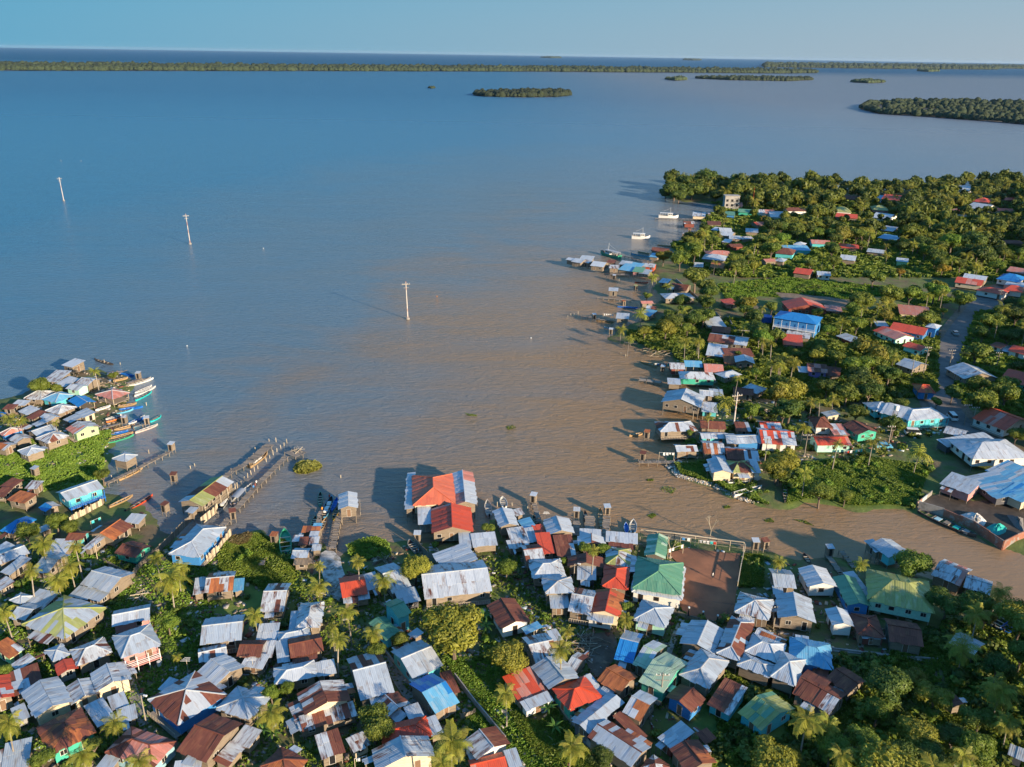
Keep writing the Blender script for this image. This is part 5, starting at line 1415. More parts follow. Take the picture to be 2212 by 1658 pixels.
# ------------------------------------------------------------------ scattered trees of the right-hand shore town
def npm(me):
    v = np.zeros(len(me.vertices) * 3, np.float32); me.vertices.foreach_get('co', v); q = np.array([tuple(p.vertices) for p in me.polygons]); D.meshes.remove(me); return v.reshape(-1, 3), q
def scatter():
    g = np.random.default_rng(11); n_b = n_p = 0; cand = []
    FARNP = [npm(crown_mesh('far', 60 + k, 420, .16, [], 7)) for k in range(4)]; PALMNP = [npm(palm_crown(70 + k)) for k in range(5)]
    rg = [[(1560, 470), (2400, 430), (2500, 640), (2150, 600), (1900, 590), (1560, 600), (1450, 560)], [(1440, 405), (2400, 405), (2400, 470), (1560, 460), (1440, 430)], [(2090, 680), (2400, 620), (2500, 1050), (2200, 960), (2050, 860), (2070, 760)], [(1450, 640), (1560, 660), (1700, 700), (2050, 650), (2000, 820), (1900, 860), (1650, 860), (1550, 760), (1420, 720)], [(1500, 1440), (1800, 1480), (2350, 1330), (2500, 1700), (1700, 1800), (1560, 1600)]]
    W = [np.array([un(*p, .7)[:2] for p in R]) for R in rg]; dens = [6.0, 6.0, 6.5, 6.5, 6.2]
    RP = [un(*p)[:2] for p in ROADS]
    for P, sp in zip(W, dens):
        x0, y0 = P.min(0); x1, y1 = P.max(0); placed = []
        CX, CY = RNG.uniform(x0, x1, 3500), RNG.uniform(y0, y1, 3500); ok_ = inside(P, CX, CY); CX, CY = CX[ok_], CY[ok_]; ok_ = land(CX, CY) > 3
        for x, y in zip(CX[ok_], CY[ok_]):
            if min(np.hypot(*(q - (x, y))) for q in RP) < 11: continue
            rad = g.choice([g.uniform(2.6, 4.2), g.uniform(4, 6), g.uniform(6, 8)], p=[.35, .4, .25]) if sp > 5 else g.uniform(2.4, 4.4); isp = g.random() < .24
            if any((x - a) ** 2 + (y - b) ** 2 < ((r_ + rad) * .60) ** 2 for a, b, r_ in TP) or any((x - a) ** 2 + (y - b) ** 2 < sp ** 2 for a, b in placed): continue
            h = g.uniform(6.5, 10) if isp else rad + g.uniform(1.4, 3.0)
            c = pr((x, y, h + .7)); b = pr((x, y, .7)); rp = rad * FPX / dist((x, y, h)) * (1.15 if y < 420 else .9); dd = dist((x, y, h)); bad = False
            for (ax, bx_, ay, by, ctr, rr, hd) in FOOT:
                if np.hypot(ctr[0] - x, ctr[1] - y) < rr + (1.0 if isp else rad * .6): bad = True; break
                if hd > dd - 2:      # the house stands behind: do not bury its roof
                    ox = min(bx_, c[0] + rp) - max(ax, c[0] - rp); oy = min(by, b[1]) - max(ay, c[1] - rp * .8)
                    if ox > (.15 if hd < 360 else .34) * (bx_ - ax) and oy > (.22 if hd < 360 else .42) * (by - ay): bad = True; break
            if bad: continue
            placed.append((x, y)); cand.append((x, y, rad, isp, h))
    cand.sort(key=lambda c_: c_[0] ** 2 + c_[1] ** 2); rest = []
    for i, (x, y, rad, isp, h) in enumerate(cand):
        if isp and n_p < 110: n_p += 1; put_palm(x, y, .7, rad * .75, h, i + 400, 'coconut palms of the shore town')
        elif not isp and n_b < 185: n_b += 1; put_tree(x, y, .7, rad, 'mmmdddyyl'[g.integers(9)], i + 300, 'broadleaf trees of the shore town', h)
        else: rest.append((x, y, rad, isp, h))
    VV, QQ, MI, b = [], [], [], 0
    for i, (x, y, rad, isp, h) in enumerate(rest):
        if isp: v, q = PALMNP[i % 5]; rad = rad * .8; zc = h
        else: v, q = FARNP[i % 4]; zc = h * .9
        a = i * 1.3; c_, s_ = math.cos(a), math.sin(a); VV.append(v @ np.array([[c_, s_, 0], [-s_, c_, 0], [0, 0, 1]]) * rad * 1.12 + np.array([x, y, .7 + zc])); QQ.append(q + b); b += len(v); MI.append(np.full(len(q), 2 if isp else i % 2))
    if VV: o = obj('tree_canopy', fast_mesh('tree_canopy', np.vstack(VV), np.vstack(QQ), [LM['m'], LM['d'], LM['palm']], np.concatenate(MI))); o['kind'] = 'stuff'; o['label'] = 'far continuous tree canopy of the shore town and headland'
    print('scattered', n_b, n_p, len(rest))
scatter()
# ------------------------------------------------------------------ undergrowth, grass, islands
def tufts(name, pts, n, hgt, m, label, seed, wide=.10, avoid=True, zz=.68):
    n = int(n * .5); P = np.array([un(*p, .7)[:2] for p in pts]); g = np.random.default_rng(seed); lo = P.min(0); hi = P.max(0)
    X = g.uniform(lo[0], hi[0], n * 3); Y = g.uniform(lo[1], hi[1], n * 3); k = inside(P, X, Y)
    cl = np.sin(X * .55 + 1.3 * np.sin(Y * .4)) * np.cos(Y * .6) + g.normal(size=len(X)) * .5; k &= cl > -.45
    if zz > 0: k &= land(X, Y) > .5
    for K_ in KEEP: k &= ~inside(K_, X, Y)
    if avoid:
        for f in FOOT: k &= np.hypot(X - f[4][0], Y - f[4][1]) > f[5] * .8
    X = X[k][:n]; Y = Y[k][:n]; n = len(X); H = hgt * g.uniform(.5, 1.2, n) * (1 + .45 * np.sin(X * .7) * np.cos(Y * .5))
    A = g.uniform(0, np.pi, n); B = []; 
    for j in range(3):
        a = A + j * 1.05; dx = np.cos(a) * wide * 2.2 * (hgt + .3); dy = np.sin(a) * wide * 2.2 * (hgt + .3); lx = g.normal(size=n) * .3 * H; ly = g.normal(size=n) * .3 * H; Z = np.full(n, zz)
        B.append(np.stack([np.stack([X - dx, Y - dy, Z], 1), np.stack([X + dx, Y + dy, Z], 1), np.stack([X + dx * 1.3 + lx, Y + dy * 1.3 + ly, Z + H], 1), np.stack([X - dx * 1.3 + lx, Y - dy * 1.3 + ly, Z + H * .85], 1)], 1))
    V = np.concatenate(B).reshape(-1, 3); Q = np.arange(len(V)).reshape(-1, 4); o = obj(name, fast_mesh(name, V, Q, [m])); o['kind'] = 'stuff'; o['label'] = label
Z = lambda t, L_: [tx(t, *p) for p in L_]
tufts('marsh_grass', [(1745, 1000), (1870, 985), (2010, 1010), (1990, 1060), (1978, 1100), (1900, 1097), (1840, 1100), (1790, 1085), (1700, 1090), (1690, 1050)], 26000, .42, LM['grass'], 'lush tall marsh grass along the channel bank', 1)
tufts('marsh_grass', GRASSY[0], 12000, .5, LM['grass'], 'green marsh grass behind the western stilt houses', 2)
tufts('marsh_grass', [(480, 1162), (585, 1155), (645, 1185), (650, 1240), (600, 1290), (520, 1250), (470, 1230)], 15000, .55, LM['grass'], 'bright green marsh strip beside the pale blue dock house', 3)
tufts('marsh_grass', Z('g', [(340, 1120), (450, 1040), (640, 1010), (790, 1050), (830, 1180), (820, 1260), (600, 1240), (360, 1220)]), 2600, .6, LM['grass'], 'green reeds at the inlet below the stilt hut', 4)
tufts('marsh_grass', GRASSY[2], 26000, .7, LM['l'], 'open green field of weeds behind the shore trees', 5)
tufts('dry_weeds', Z('d', [(830, 1400), (860, 1300), (960, 1270), (1080, 1290), (1060, 1380), (940, 1420)]), 3000, .6, LM['dry'], 'dry brown weeds at the water edge of the marsh strip', 6)
tufts('undergrowth', [(1500, 1440), (1620, 1470), (1850, 1440), (2212, 1300), (2400, 1400), (2500, 1760), (1600, 1760), (1560, 1600)], 42000, .6, LM['m'], 'green undergrowth beneath the right-hand grove', 7)
tufts('lane_grass', [(960, 1420), (1060, 1420), (1120, 1480), (1160, 1560), (1260, 1640), (1330, 1740), (1130, 1740), (1020, 1560)], 16000, .35, LM['grass'], 'green grass of the walled lane', 8)
tufts('marsh_grass', [(1520, 1040), (1600, 1045), (1660, 1090), (1640, 1100), (1590, 1085)], 5000, .6, LM['grass'], 'grass behind the rubble beach', 9)
tufts('weeds', Z('o', [(500, 1080), (820, 1060), (850, 1180), (900, 1300), (700, 1240), (560, 1180)]), 6000, .5, LM['grass'], 'green weeds above the rubble beach', 10)
tufts('weeds', Z('o', [(380, 850), (700, 820), (720, 870), (500, 940), (400, 960)]), 4000, .5, LM['grass'], 'green weeds by the shore row houses', 11)
tufts('weeds', Z('k', [(1230, 400), (1450, 430), (1450, 800), (1160, 800)]), 6000, .5, LM['grass'], 'weeds beside the dirt yard fence', 12)
tufts('weeds', Z('j', [(320, 1000), (900, 1000), (1300, 1500), (1500, 1800), (900, 1800), (500, 1300)]), 9000, .4, LM['grass'], 'grass between the lane and the concrete wall', 13)
tufts('undergrowth', [(1440, 440), (2400, 430), (2600, 700), (2100, 600), (1560, 600), (1450, 560)], 36000, 1.6, LM['m'], 'bushy undergrowth between the town houses', 14, .25)
tufts('undergrowth', [(1350, 720), (1480, 700), (2030, 660), (2020, 850), (1900, 870), (1560, 860)], 26000, 1.2, LM['m'], 'undergrowth between the shore houses', 15, .22)
tufts('undergrowth', [(2110, 680), (2400, 620), (2600, 1050), (2200, 940), (2060, 860), (2080, 760)], 16000, 1.4, LM['m'], 'bushes on the far side of the road', 16, .25)
tufts('weeds', [(100, 1180), (470, 1180), (460, 1500), (300, 1600), (0, 1660), (0, 1300)], 18000, .35, LM['grass'], 'weeds between the western houses', 17)
tufts('weeds', [(600, 1250), (1100, 1200), (1500, 1300), (1500, 1500), (1000, 1720), (500, 1720), (560, 1400)], 18000, .35, LM['grass'], 'weeds between the central houses', 18)
def scraps(name, pts, n, smin, smax, mats, label, seed, hz=.25):
    P = np.array([un(*p, .7)[:2] for p in pts]); g = np.random.default_rng(seed); lo = P.min(0); hi = P.max(0); X = g.uniform(lo[0], hi[0], n * 3); Y = g.uniform(lo[1], hi[1], n * 3); k = inside(P, X, Y); X = X[k][:n]; Y = Y[k][:n]; k = land(X, Y) > -.6; X = X[k]; Y = Y[k]; n = len(X)
    cl = np.sin(X * .9 + 2 * np.sin(Y * .7)) * np.cos(Y * .8) + g.normal(size=n) * .6; k = cl > 0
    for K_ in KEEP[:1]: k &= ~inside(K_, X, Y)
    X = X[k]; Y = Y[k]; n = len(X)
    Lx = g.uniform(smin, smax, n); Ly = Lx * g.uniform(.15, .8, n); H = g.uniform(.05, hz, n); A = g.uniform(0, 3.14, n); c, s = np.cos(A), np.sin(A); z0 = np.clip(.7 * (land(X, Y) + 1) / 4, 0, .68) - .04; B = []
    for sx, sy, sz in ((-1, -1, 0), (1, -1, 0), (1, 1, 0), (-1, 1, 0), (-1, -1, 1), (1, -1, 1), (1, 1, 1), (-1, 1, 1)): a, b = sx * Lx / 2, sy * Ly / 2; B.append(np.stack([X + a * c - b * s, Y + a * s + b * c, z0 + sz * H + g.uniform(0, .06, n)], 1))
    V = np.stack(B, 1).reshape(-1, 3); Q = (np.array([(4, 5, 6, 7), (0, 1, 5, 4), (1, 2, 6, 5), (2, 3, 7, 6), (3, 0, 4, 7)])[None] + 8 * np.arange(n)[:, None, None]).reshape(-1, 4); o = obj(name, fast_mesh(name, V, Q, mats, np.repeat(g.integers(0, len(mats), n), 5))); o['kind'] = 'stuff'; o['label'] = label
SHR = [npm(crown_mesh('sh', 80 + k, 130, .22, [], 5)) for k in range(5)]
def shrubs(pts, n, label, seed, r0=.6, r1=1.7, mats=None):
    P = np.array([un(*p, .7)[:2] for p in pts]); g = np.random.default_rng(seed); lo = P.min(0); hi = P.max(0); X = g.uniform(lo[0], hi[0], n * 4); Y = g.uniform(lo[1], hi[1], n * 4); k = inside(P, X, Y); k &= land(X, Y) > .3
    k &= (np.sin(X * .3 + 2 * np.sin(Y * .23)) * np.cos(Y * .27) + g.normal(size=len(X)) * .4) > -.1
    for f in FOOT: k &= np.hypot(X - f[4][0], Y - f[4][1]) > f[5] * 1.0 + .3
    for K_ in KEEP: k &= ~inside(K_, X, Y)
    for a_, b_ in zip(WALK[:-1], WALK[1:]):
        if np.hypot(*(a_[0] - b_[0])) < 40:
            for t_ in (0, .33, .66): c_ = a_[0] * (1 - t_) + b_[0] * t_; k &= np.hypot(X - c_[0], Y - c_[1]) > 2.2
    for q in ROADS: c_ = un(*q); k &= np.hypot(X - c_[0], Y - c_[1]) > 6.5
    X = X[k][:n]; Y = Y[k][:n]; VV, QQ, MI, b = [], [], [], 0
    for i, (x, y) in enumerate(zip(X, Y)):
        v, q = SHR[i % 5]; r_ = g.uniform(r0, r1); a = g.uniform(0, 6.28); c_, s_ = math.cos(a), math.sin(a); VV.append(v @ np.array([[c_, s_, 0], [-s_, c_, 0], [0, 0, 1]]) * np.array([r_, r_, r_ * g.uniform(.6, 1.2)]) + np.array([x, y, .7 + r_ * .4])); QQ.append(q + b); b += len(v); MI.append(np.full(len(q), g.integers(0, 3)))
    o = obj('shrubs', fast_mesh('shrubs', np.vstack(VV), np.vstack(QQ), mats or [LM['m'], LM['l'], LM['d']], np.concatenate(MI))); o['kind'] = 'stuff'; o['label'] = label
shrubs([(0, 1180), (700, 1200), (1100, 1150), (1560, 1190), (1950, 1250), (2000, 1400), (1600, 1500), (1500, 1740), (0, 1740)], 330, 'low shrubs and bushes in the gaps between the lower village houses', 41, .4, 1.5)
shrubs([(1420, 740), (1560, 690), (2030, 660), (2030, 930), (1900, 1000), (1560, 1020), (1450, 1000), (1540, 850)], 800, 'bushes filling the gaps between the right shore houses', 42, .7, 2.2)
shrubs([(1560, 1030), (1660, 1000), (2020, 990), (1985, 1104), (1840, 1100), (1700, 1096), (1640, 1092)], 120, 'leafy bushes through the marsh bank', 43, .5, 1.5)
shrubs([(1500, 1500), (1700, 1430), (2212, 1320), (2500, 1500), (2400, 1760), (1500, 1760)], 900, 'bushes and saplings of the lower right grove', 44, .7, 2.2)
shrubs([(1450, 440), (2400, 430), (2600, 700), (2100, 600), (1560, 600), (1450, 560)], 800, 'bushes between the inland houses of the shore town', 45, 1, 3)
shrubs([(2100, 690), (2400, 620), (2600, 1050), (2200, 960), (2060, 870)], 400, 'bushes beside the road', 46, .8, 2.4)
shrubs([(1550, 615), (1700, 600), (1900, 620), (2090, 650), (1990, 662), (1900, 640), (1800, 650), (1640, 640), (1580, 670)], 300, 'low bushes dotting the open green field', 47, .5, 1.6)
SCR = [M['light_post'], M['post'], M['post'], M['soil'], RM['r'], RM['s'], M['conc'], M['soil']]
scraps('litter_and_scrap', [(0, 1150), (470, 1200), (700, 1200), (1100, 1150), (1560, 1190), (1950, 1260), (2000, 1400), (1500, 1460), (1400, 1720), (0, 1720)], 9000, .2, 1.3, SCR, 'scraps of board, tin and litter on the ground between the houses', 31)
scraps('litter_and_scrap', [(0, 900), (180, 800), (290, 810), (260, 900), (225, 1000), (0, 1060)], 1600, .2, 1.5, SCR, 'boards and litter around the western stilt houses', 32)
scraps('litter_and_scrap', [(1420, 740), (1560, 700), (1720, 900), (2050, 930), (1900, 1000), (1560, 1020), (1450, 1000), (1540, 850)], 2500, .3, 1.4, SCR, 'scraps and litter between the right shore houses', 33)
scraps('beach_rubble', [(1435, 1000), (1470, 995), (1500, 1020), (1570, 1050), (1640, 1082), (1600, 1090), (1540, 1068), (1480, 1048), (1440, 1025)], 9000, .15, .6, [M['light_post'], M['soil'], M['conc'], M['light_post'], M['white']], 'pale rubble and driftwood covering the small beach', 34, .3)
def bushmass(name, t, pts, size, m, label, n, water=False, zz=None):
    V0 = []; 
    P = [un(*tx(t, *p), 0)[:2] for p in pts]; g = np.random.default_rng(len(label)); P = np.array(P); lo = P.min(0); hi = P.max(0); X = g.uniform(lo[0], hi[0], n * 4); Y = g.uniform(lo[1], hi[1], n * 4); k = inside(P, X, Y); X = X[k][:n]; Y = Y[k][:n]; n = len(X)
    s = sdist(P, X, Y); H = size * np.clip(s / (size * .8), .15, 1) * g.uniform(.2, 1, n); D_ = g.normal(size=(n, 3)); D_ /= np.linalg.norm(D_, axis=1)[:, None]; A = np.cross(D_, g.normal(size=(n, 3))); A /= np.linalg.norm(A, axis=1)[:, None]; B = np.cross(D_, A)
    C = np.stack([X, Y, H], 1); q = .22; V = np.stack([C - A * q, C - B * q * .4, C + A * q, C + B * q * .4], 1).reshape(-1, 3); o = obj(name, fast_mesh(name, V, np.arange(len(V)).reshape(-1, 4), [m])); o['_c'] = (float(P[:, 0].mean()), float(P[:, 1].mean()), 0.); thing(o, '', 'plant', None, label)
tufts('reed_clump', Z('d', [(1590, 500), (1620, 450), (1680, 420), (1760, 410), (1860, 430), (1900, 460), (1860, 490), (1740, 530), (1640, 530)]), 3400, 1.1, LM['reed'], 'lone yellow-green reed clump growing in open water beyond the docks', 21, .10, False, -.1)
for i, (t_, L_) in enumerate([('o', [(340, 1330), (420, 1310), (520, 1340), (480, 1390), (380, 1370)]), ('o', [(1000, 1520), (1060, 1510), (1080, 1535), (1020, 1545)]), ('o', [(215, 1620), (270, 1590), (310, 1610), (260, 1645)]), ('k', [(1460, 0), (1560, -20), (1590, 30), (1500, 30)]), ('k', [(1820, 0), (1960, 10), (2080, 80), (2000, 60), (1900, 30)]), ('i', [(1985, 260), (2060, 240), (2090, 270), (2030, 300)]), ('o', [(200, 1240), (280, 1235), (280, 1255), (220, 1260)]), ('z', [(1005, 893), (1030, 897), (1030, 900), (1010, 899)]), ('z', [(1092, 922), (1108, 918), (1115, 925), (1098, 930)])]):
    bushmass('floating_weed_mat', t_, L_, .09, LM['m'], ['ragged floating weed mat below the rubble beach point', 'thin floating weed patch off the white beached boats', 'small weed mat drifting in the lower channel mouth', 'pale weed mat drifting beside the marsh bank', 'long weed mat floating along the marsh bank', 'weed mat floating off the blue-white moored canoes', 'small weed strip near the laundry dock', 'weed streak drifting in mid bay', 'twin weed patch drifting in mid bay'][i], 150)
BLOB = []
for s_ in range(4):
    g_ = np.random.default_rng(s_); V_ = []; Q_ = []
    for i in range(5):
        for j in range(8):
            th = math.pi * .62 * i / 4; ph = 2 * math.pi * j / 8; r_ = 1 + g_.uniform(-.22, .22); V_.append((r_ * math.sin(th) * math.cos(ph), r_ * math.sin(th) * math.sin(ph), r_ * math.cos(th)))
    for i in range(4):
        for j in range(8): Q_.append((i * 8 + j, (i + 1) * 8 + j, (i + 1) * 8 + (j + 1) % 8, i * 8 + (j + 1) % 8))
    BLOB.append((np.array(V_), np.array(Q_)))
FARLEAF = mat('far mangrove leaves', (.045, .066, .028), .9, 0, .4, .05, (.026, .042, .02), .42, .6, ('n', .35, 1.0, 2.0), coord='World')
def island(pts, rad, n, label, hgt=1.0, nm='mangrove_wood'):
    P = np.array([un(*p)[:2] for p in pts]); g = np.random.default_rng(len(label) + n); lo = P.min(0); hi = P.max(0)
    V = [(*p, -2.0) for p in P] + [(*(P.mean(0) + (p - P.mean(0)) * .985), .5) for p in P]; k = len(P)
    F = [[i, (i + 1) % k, k + (i + 1) % k, k + i] for i in range(k)] + [list(range(k, 2 * k))]; o = obj('island_shore', mesh('island_shore', V, F, [LAND_SURF['mud']])); o['kind'] = 'structure'
    X = g.uniform(lo[0], hi[0], n * 20); Y = g.uniform(lo[1], hi[1], n * 20); m = sdist(P, X, Y) > rad * .35; X = X[m][:n]; Y = Y[m][:n]
    E = []; 
    per = np.linalg.norm(np.roll(P, -1, 0) - P, axis=1)      # rim trees keep the outline full
    for i in range(k):
        if pts[i][1] + pts[(i + 1) % k][1] > 0:
            for s in np.arange(0, per[i], rad * 1.1): q = P[i] + (P[(i + 1) % k] - P[i]) * s / per[i]; E.append(q + (P.mean(0) - q) * .02 + g.normal(size=2) * rad * .25)
    E = np.array(E)[:1500]; X = np.concatenate([X, E[:, 0]]); Y = np.concatenate([Y, E[:, 1]])
    VV, QQ, b = [], [], 0
    for x, y in zip(X, Y):
        v, q = BLOB[g.integers(4)]; a = g.uniform(0, 6.28); c, s = math.cos(a), math.sin(a); r_ = rad * g.choice([.55, .75, .95, 1.1, 1.3], p=[.2, .3, .3, .15, .05]); w = v @ np.array([[c, s, 0], [-s, c, 0], [0, 0, 1]]) * np.array([r_, r_, r_ * g.uniform(.75, 1.1) * hgt]); VV.append(w + np.array([x, y, rad * .55 * hgt])); QQ.append(q + b); b += len(v)
    o = obj(nm, fast_mesh(nm, np.vstack(VV), np.vstack(QQ), [FARLEAF])); o['kind'] = 'stuff'; o['label'] = label
island([(1026, 207), (1050, 209.5), (1130, 211), (1200, 210), (1231, 207), (1228, 203.5), (1180, 201.5), (1100, 201), (1040, 203)], 8, 260, 'low wooded island in the middle of the bay')
island([(1856, 236), (1900, 247), (2000, 253), (2120, 262), (2240, 272), (2500, 290), (2500, 235), (2212, 227), (2100, 222), (1960, 222), (1880, 228)], 7.5, 900, 'large wooded island at the right edge')
island([(1500, 170.5), (1580, 174), (1700, 176), (1757, 173.5), (1740, 170.5), (1600, 168.5)], 9, 260, 'long low wooded island beyond the bay')
island([(1440, 173), (1460, 175), (1481, 173.5), (1470, 172)], 9, 30, 'tiny wooded islet left of the long low island')
island([(1840, 178.5), (1875, 180.5), (1911, 179), (1880, 177)], 9, 50, 'small wooded islet off the right island')
island([(1984, 154.5), (2005, 156), (2027, 155), (2005, 153.5)], 13, 30, 'distant tiny islet before the far shore')
island([(927, 191), (932, 192), (937, 191), (932, 190)], 3.5, 4, 'single clump of bushes standing in the open bay')
island([(-300, 148), (0, 153.3), (400, 154), (800, 154.5), (1150, 155.5), (1500, 158), (1700, 159.5), (1775, 158.5), (1740, 154.5), (1500, 151.5), (1300, 149.5), (800, 147), (400, 144.5), (0, 142), (-300, 138)], 16, 2600, 'long dark mangrove spit across the bay', .95)
island([(1640, 146), (1900, 149.5), (2150, 151), (2160, 149), (2300, 150), (2300, 143.8), (2000, 141.8), (1650, 139.5)], 26, 700, 'far wooded shore on the right horizon')
island([(1172, 125.6), (1190, 126.2), (1210, 126), (1190, 125.2)], 60, 16, 'faint islet on the open sea horizon', .5)
island([(1480, 130.8), (1495, 131.3), (1512, 131.1), (1495, 130.4)], 60, 14, 'fainter islet on the horizon further right', .5)
# ------------------------------------------------------------------ special things
def tank(t, x, y, r, h, z0, m, label, cat='tank'):
    p = un(*tx(t, x, y), z0); e = empty('water_tank', (p[0], p[1], .7)); q = MB(); q.bar((0, 0, z0 - .7), (0, 0, z0 - .7 + h), r, n=16); q.build('body', m, e); q = MB(); q.bar((0, 0, z0 - .7 + h), (0, 0, z0 - .6 + h), r * 1.03, n=16); q.build('rim', m, e)
    if z0 > 1.5:
        for a in range(4): q = MB(); c, s = math.cos(a * 1.57 + .78) * r * .8, math.sin(a * 1.57 + .78) * r * .8; q.bar((c, s, 0), (c, s, z0 - .7), .06); q.build('leg', M['post'], e)
    thing(e, '', cat, None, label)
tank('s', 935, 755, 2.2, 3.6, .7, M['tank'], 'large open blue round tank left of the blue two-storey house')
tank('p', 1272, 520, .7, 1.4, 5.4, M['white'], 'white water tank above the long turquoise house')
tank('c', 1715, 570, .32, .9, .8, M['white'], 'white plastic drum beside the pink balcony house')
for t_, x, y, R, H_, lab in (('v', 1935, 290, 11, 5.5, 'larger thatched round roof on the far shore'), ('v', 2062, 290, 7.5, 4.2, 'smaller thatched round roof on the far shore')):
    p = un(*tx(t_, x, y), .7); e = empty('thatched_pavilion', (p[0], p[1], .7)); q = MB(); n = 18; V = [(math.cos(2 * math.pi * k / n) * R, math.sin(2 * math.pi * k / n) * R, 3.4) for k in range(n)] + [(math.cos(2 * math.pi * k / n) * R * .5, math.sin(2 * math.pi * k / n) * R * .5, 3.4 + H_ * .62) for k in range(n)] + [(0, 0, 3.4 + H_)]
    q.add(V, [(k, (k + 1) % n, n + (k + 1) % n, n + k) for k in range(n)] + [(n + k, n + (k + 1) % n, 2 * n) for k in range(n)] + [list(range(n - 1, -1, -1))]); q.build('thatch_roof', M['thatch'], e)
    for k in range(0, n, 2): q = MB(); a = 2 * math.pi * k / n; q.bar((math.cos(a) * R * .85, math.sin(a) * R * .85, -.5), (math.cos(a) * R * .85, math.sin(a) * R * .85, 3.5), .2); q.build('post', M['post'], e)
    thing(e, '', 'pavilion', None, lab)
def tower():
    p = un(*tx('u', 1040, 572), .7); e = empty('concrete_tower', (p[0], p[1], .7)); q = MB(); q.box(-5, 5, -3, 3, -.5, 9.5); q.build('wall', M['conc'], e)
    for z_ in (2.6, 5.8):
        for x_ in (-3.4, 0, 3.4): q = MB(); q.box(x_ - .8, x_ + .8, -3.03, -2.98, z_, z_ + 1.6); q.build('window', M['dark'], e)
    q = MB(); q.box(-5.3, 5.3, -3.3, 3.3, 9.5, 9.9); q.build('roof', M['conc'], e); thing(e, '', 'building', None, 'unfinished grey concrete block building behind the long dock')
tower()
def car(t, x, y, deg, c, label, van=False):
    p = un(*tx(t, x, y), 1.2); e = empty('parked_car' if t != 't' else 'car', (p[0], p[1], .84), R_(deg)); L = 2.15; W = .88
    prof = [(-L, .35), (-L, .85), (-L * .95, 1.0), (-.9 if van else -1.5, 1.02), (-.8 if van else -1.2, 1.0), (1.2, 1.0), (L * .95, .88), (L, .75), (L, .35)]
    V = [(x_, s * W, z_) for s in (-1, 1) for x_, z_ in prof]; n = len(prof); F = [(i, (i + 1) % n, n + (i + 1) % n, n + i) for i in range(n)] + [list(range(n - 1, -1, -1)), list(range(n, 2 * n))]; q = MB(); q.add(V, F); q.build('body', c, e)
    x0, x1 = (-2.0, 1.5) if van else (-1.5, .9); hz = 1.85 if van else 1.45
    q = MB(); q.add([(x0, -.82, 1.0), (x1 + .35, -.82, 1.0), (x1 + .35, .82, 1.0), (x0, .82, 1.0), (x0 + .25, -.7, hz), (x1 - .15, -.7, hz), (x1 - .15, .7, hz), (x0 + .25, .7, hz)], [(0, 1, 5, 4), (1, 2, 6, 5), (2, 3, 7, 6), (3, 0, 4, 7)]); q.build('cabin_glass', M['glass'], e)
    q = MB(); q.box(x0 + .22, x1 - .12, -.72, .72, hz, hz + .05); q.build('roof', c, e)
    for sx in (-1.35, 1.35):
        for s in (-1, 1): q = MB(); q.bar((sx, s * .72, .33), (sx, s * .92, .33), .33, n=12); w_ = q.build('wheel', M['tyre'], e); q = MB(); q.bar((sx, s * .90, .33), (sx, s * .94, .33), .18, n=8); q.build('rim', M['conc'], w_)
    for s in (-1, 1):
        q = MB(); q.box(L - .02, L + .03, s * .6 - .15, s * .6 + .15, .62, .76); q.build('headlight', M['white'], e); q = MB(); q.box(-L - .03, -L + .02, s * .6 - .12, s * .6 + .12, .7, .85); q.build('tail_light', M['red'], e)
    thing(e, '', 'car', None, label)
car('t', 1218, 965, 78, BM['k'], 'silver car driving along the middle of the asphalt road')
car('p', 1440, 762, -8, M['white'], 'white estate car parked in front of the long turquoise house', True)
car('q', 690, 300, 84, M['white'], 'white van parked at the road end of the long turquoise house', True)
car('p', 1145, 902, -5, BM['B'], 'pale blue car parked beside the mint red-roofed house')
def person_mesh(shirt, trousers):
    me = D.meshes.new('body'); V = [(0, 0, .95), (0, 0, 1.15), (0, 0, 1.42), (0, .01, 1.52), (0, .02, 1.62), (0, .02, 1.74), (.10, 0, .90), (.12, .03, .50), (.12, -.02, .08), (.12, .10, .04), (-.10, 0, .90), (-.13, .06, .50), (-.12, -.06, .08), (-.12, .06, .04), (.19, 0, 1.40), (.25, .02, 1.14), (.22, .14, .92), (-.19, 0, 1.40), (-.26, .04, 1.14), (-.20, .18, .94)]
    E = [(0, 1), (1, 2), (2, 3), (3, 4), (4, 5), (0, 6), (6, 7), (7, 8), (8, 9), (0, 10), (10, 11), (11, 12), (12, 13), (2, 14), (14, 15), (15, 16), (2, 17), (17, 18), (18, 19)]
    me.from_pydata(V, E, []); o = D.objects.new('tmp_person', me); COL.objects.link(o); sk = o.modifiers.new('s', 'SKIN'); 
    rr = [.15, .14, .16, .06, .09, .08, .09, .065, .045, .04, .09, .065, .045, .04, .065, .045, .035, .065, .045, .035]
    sv = me.skin_vertices[0].data if me.skin_vertices else None
    if sv is None: 
        bpy.context.view_layer.objects.active = o; o.select_set(True)
        me.attributes.new('skin_vertex', 'FLOAT', 'POINT') if False else None
    else:
        for i, r_ in enumerate(rr): sv[i].radius = (r_, r_ * .8)
        sv[0].use_root = True
    sub = o.modifiers.new('u', 'SUBSURF'); sub.levels = 1; dg = bpy.context.evaluated_depsgraph_get(); dg.update(); m2 = D.meshes.new_from_object(o.evaluated_get(dg)); D.objects.remove(o)
    m2.materials.clear(); [m2.materials.append(x) for x in (M['skin'], shirt, trousers)]
    for p in m2.polygons: z_ = p.center.z; p.material_index = 2 if .25 < z_ < .95 else (1 if z_ < 1.46 and z_ >= .95 and abs(p.center.x) < .24 else 0)
    return m2
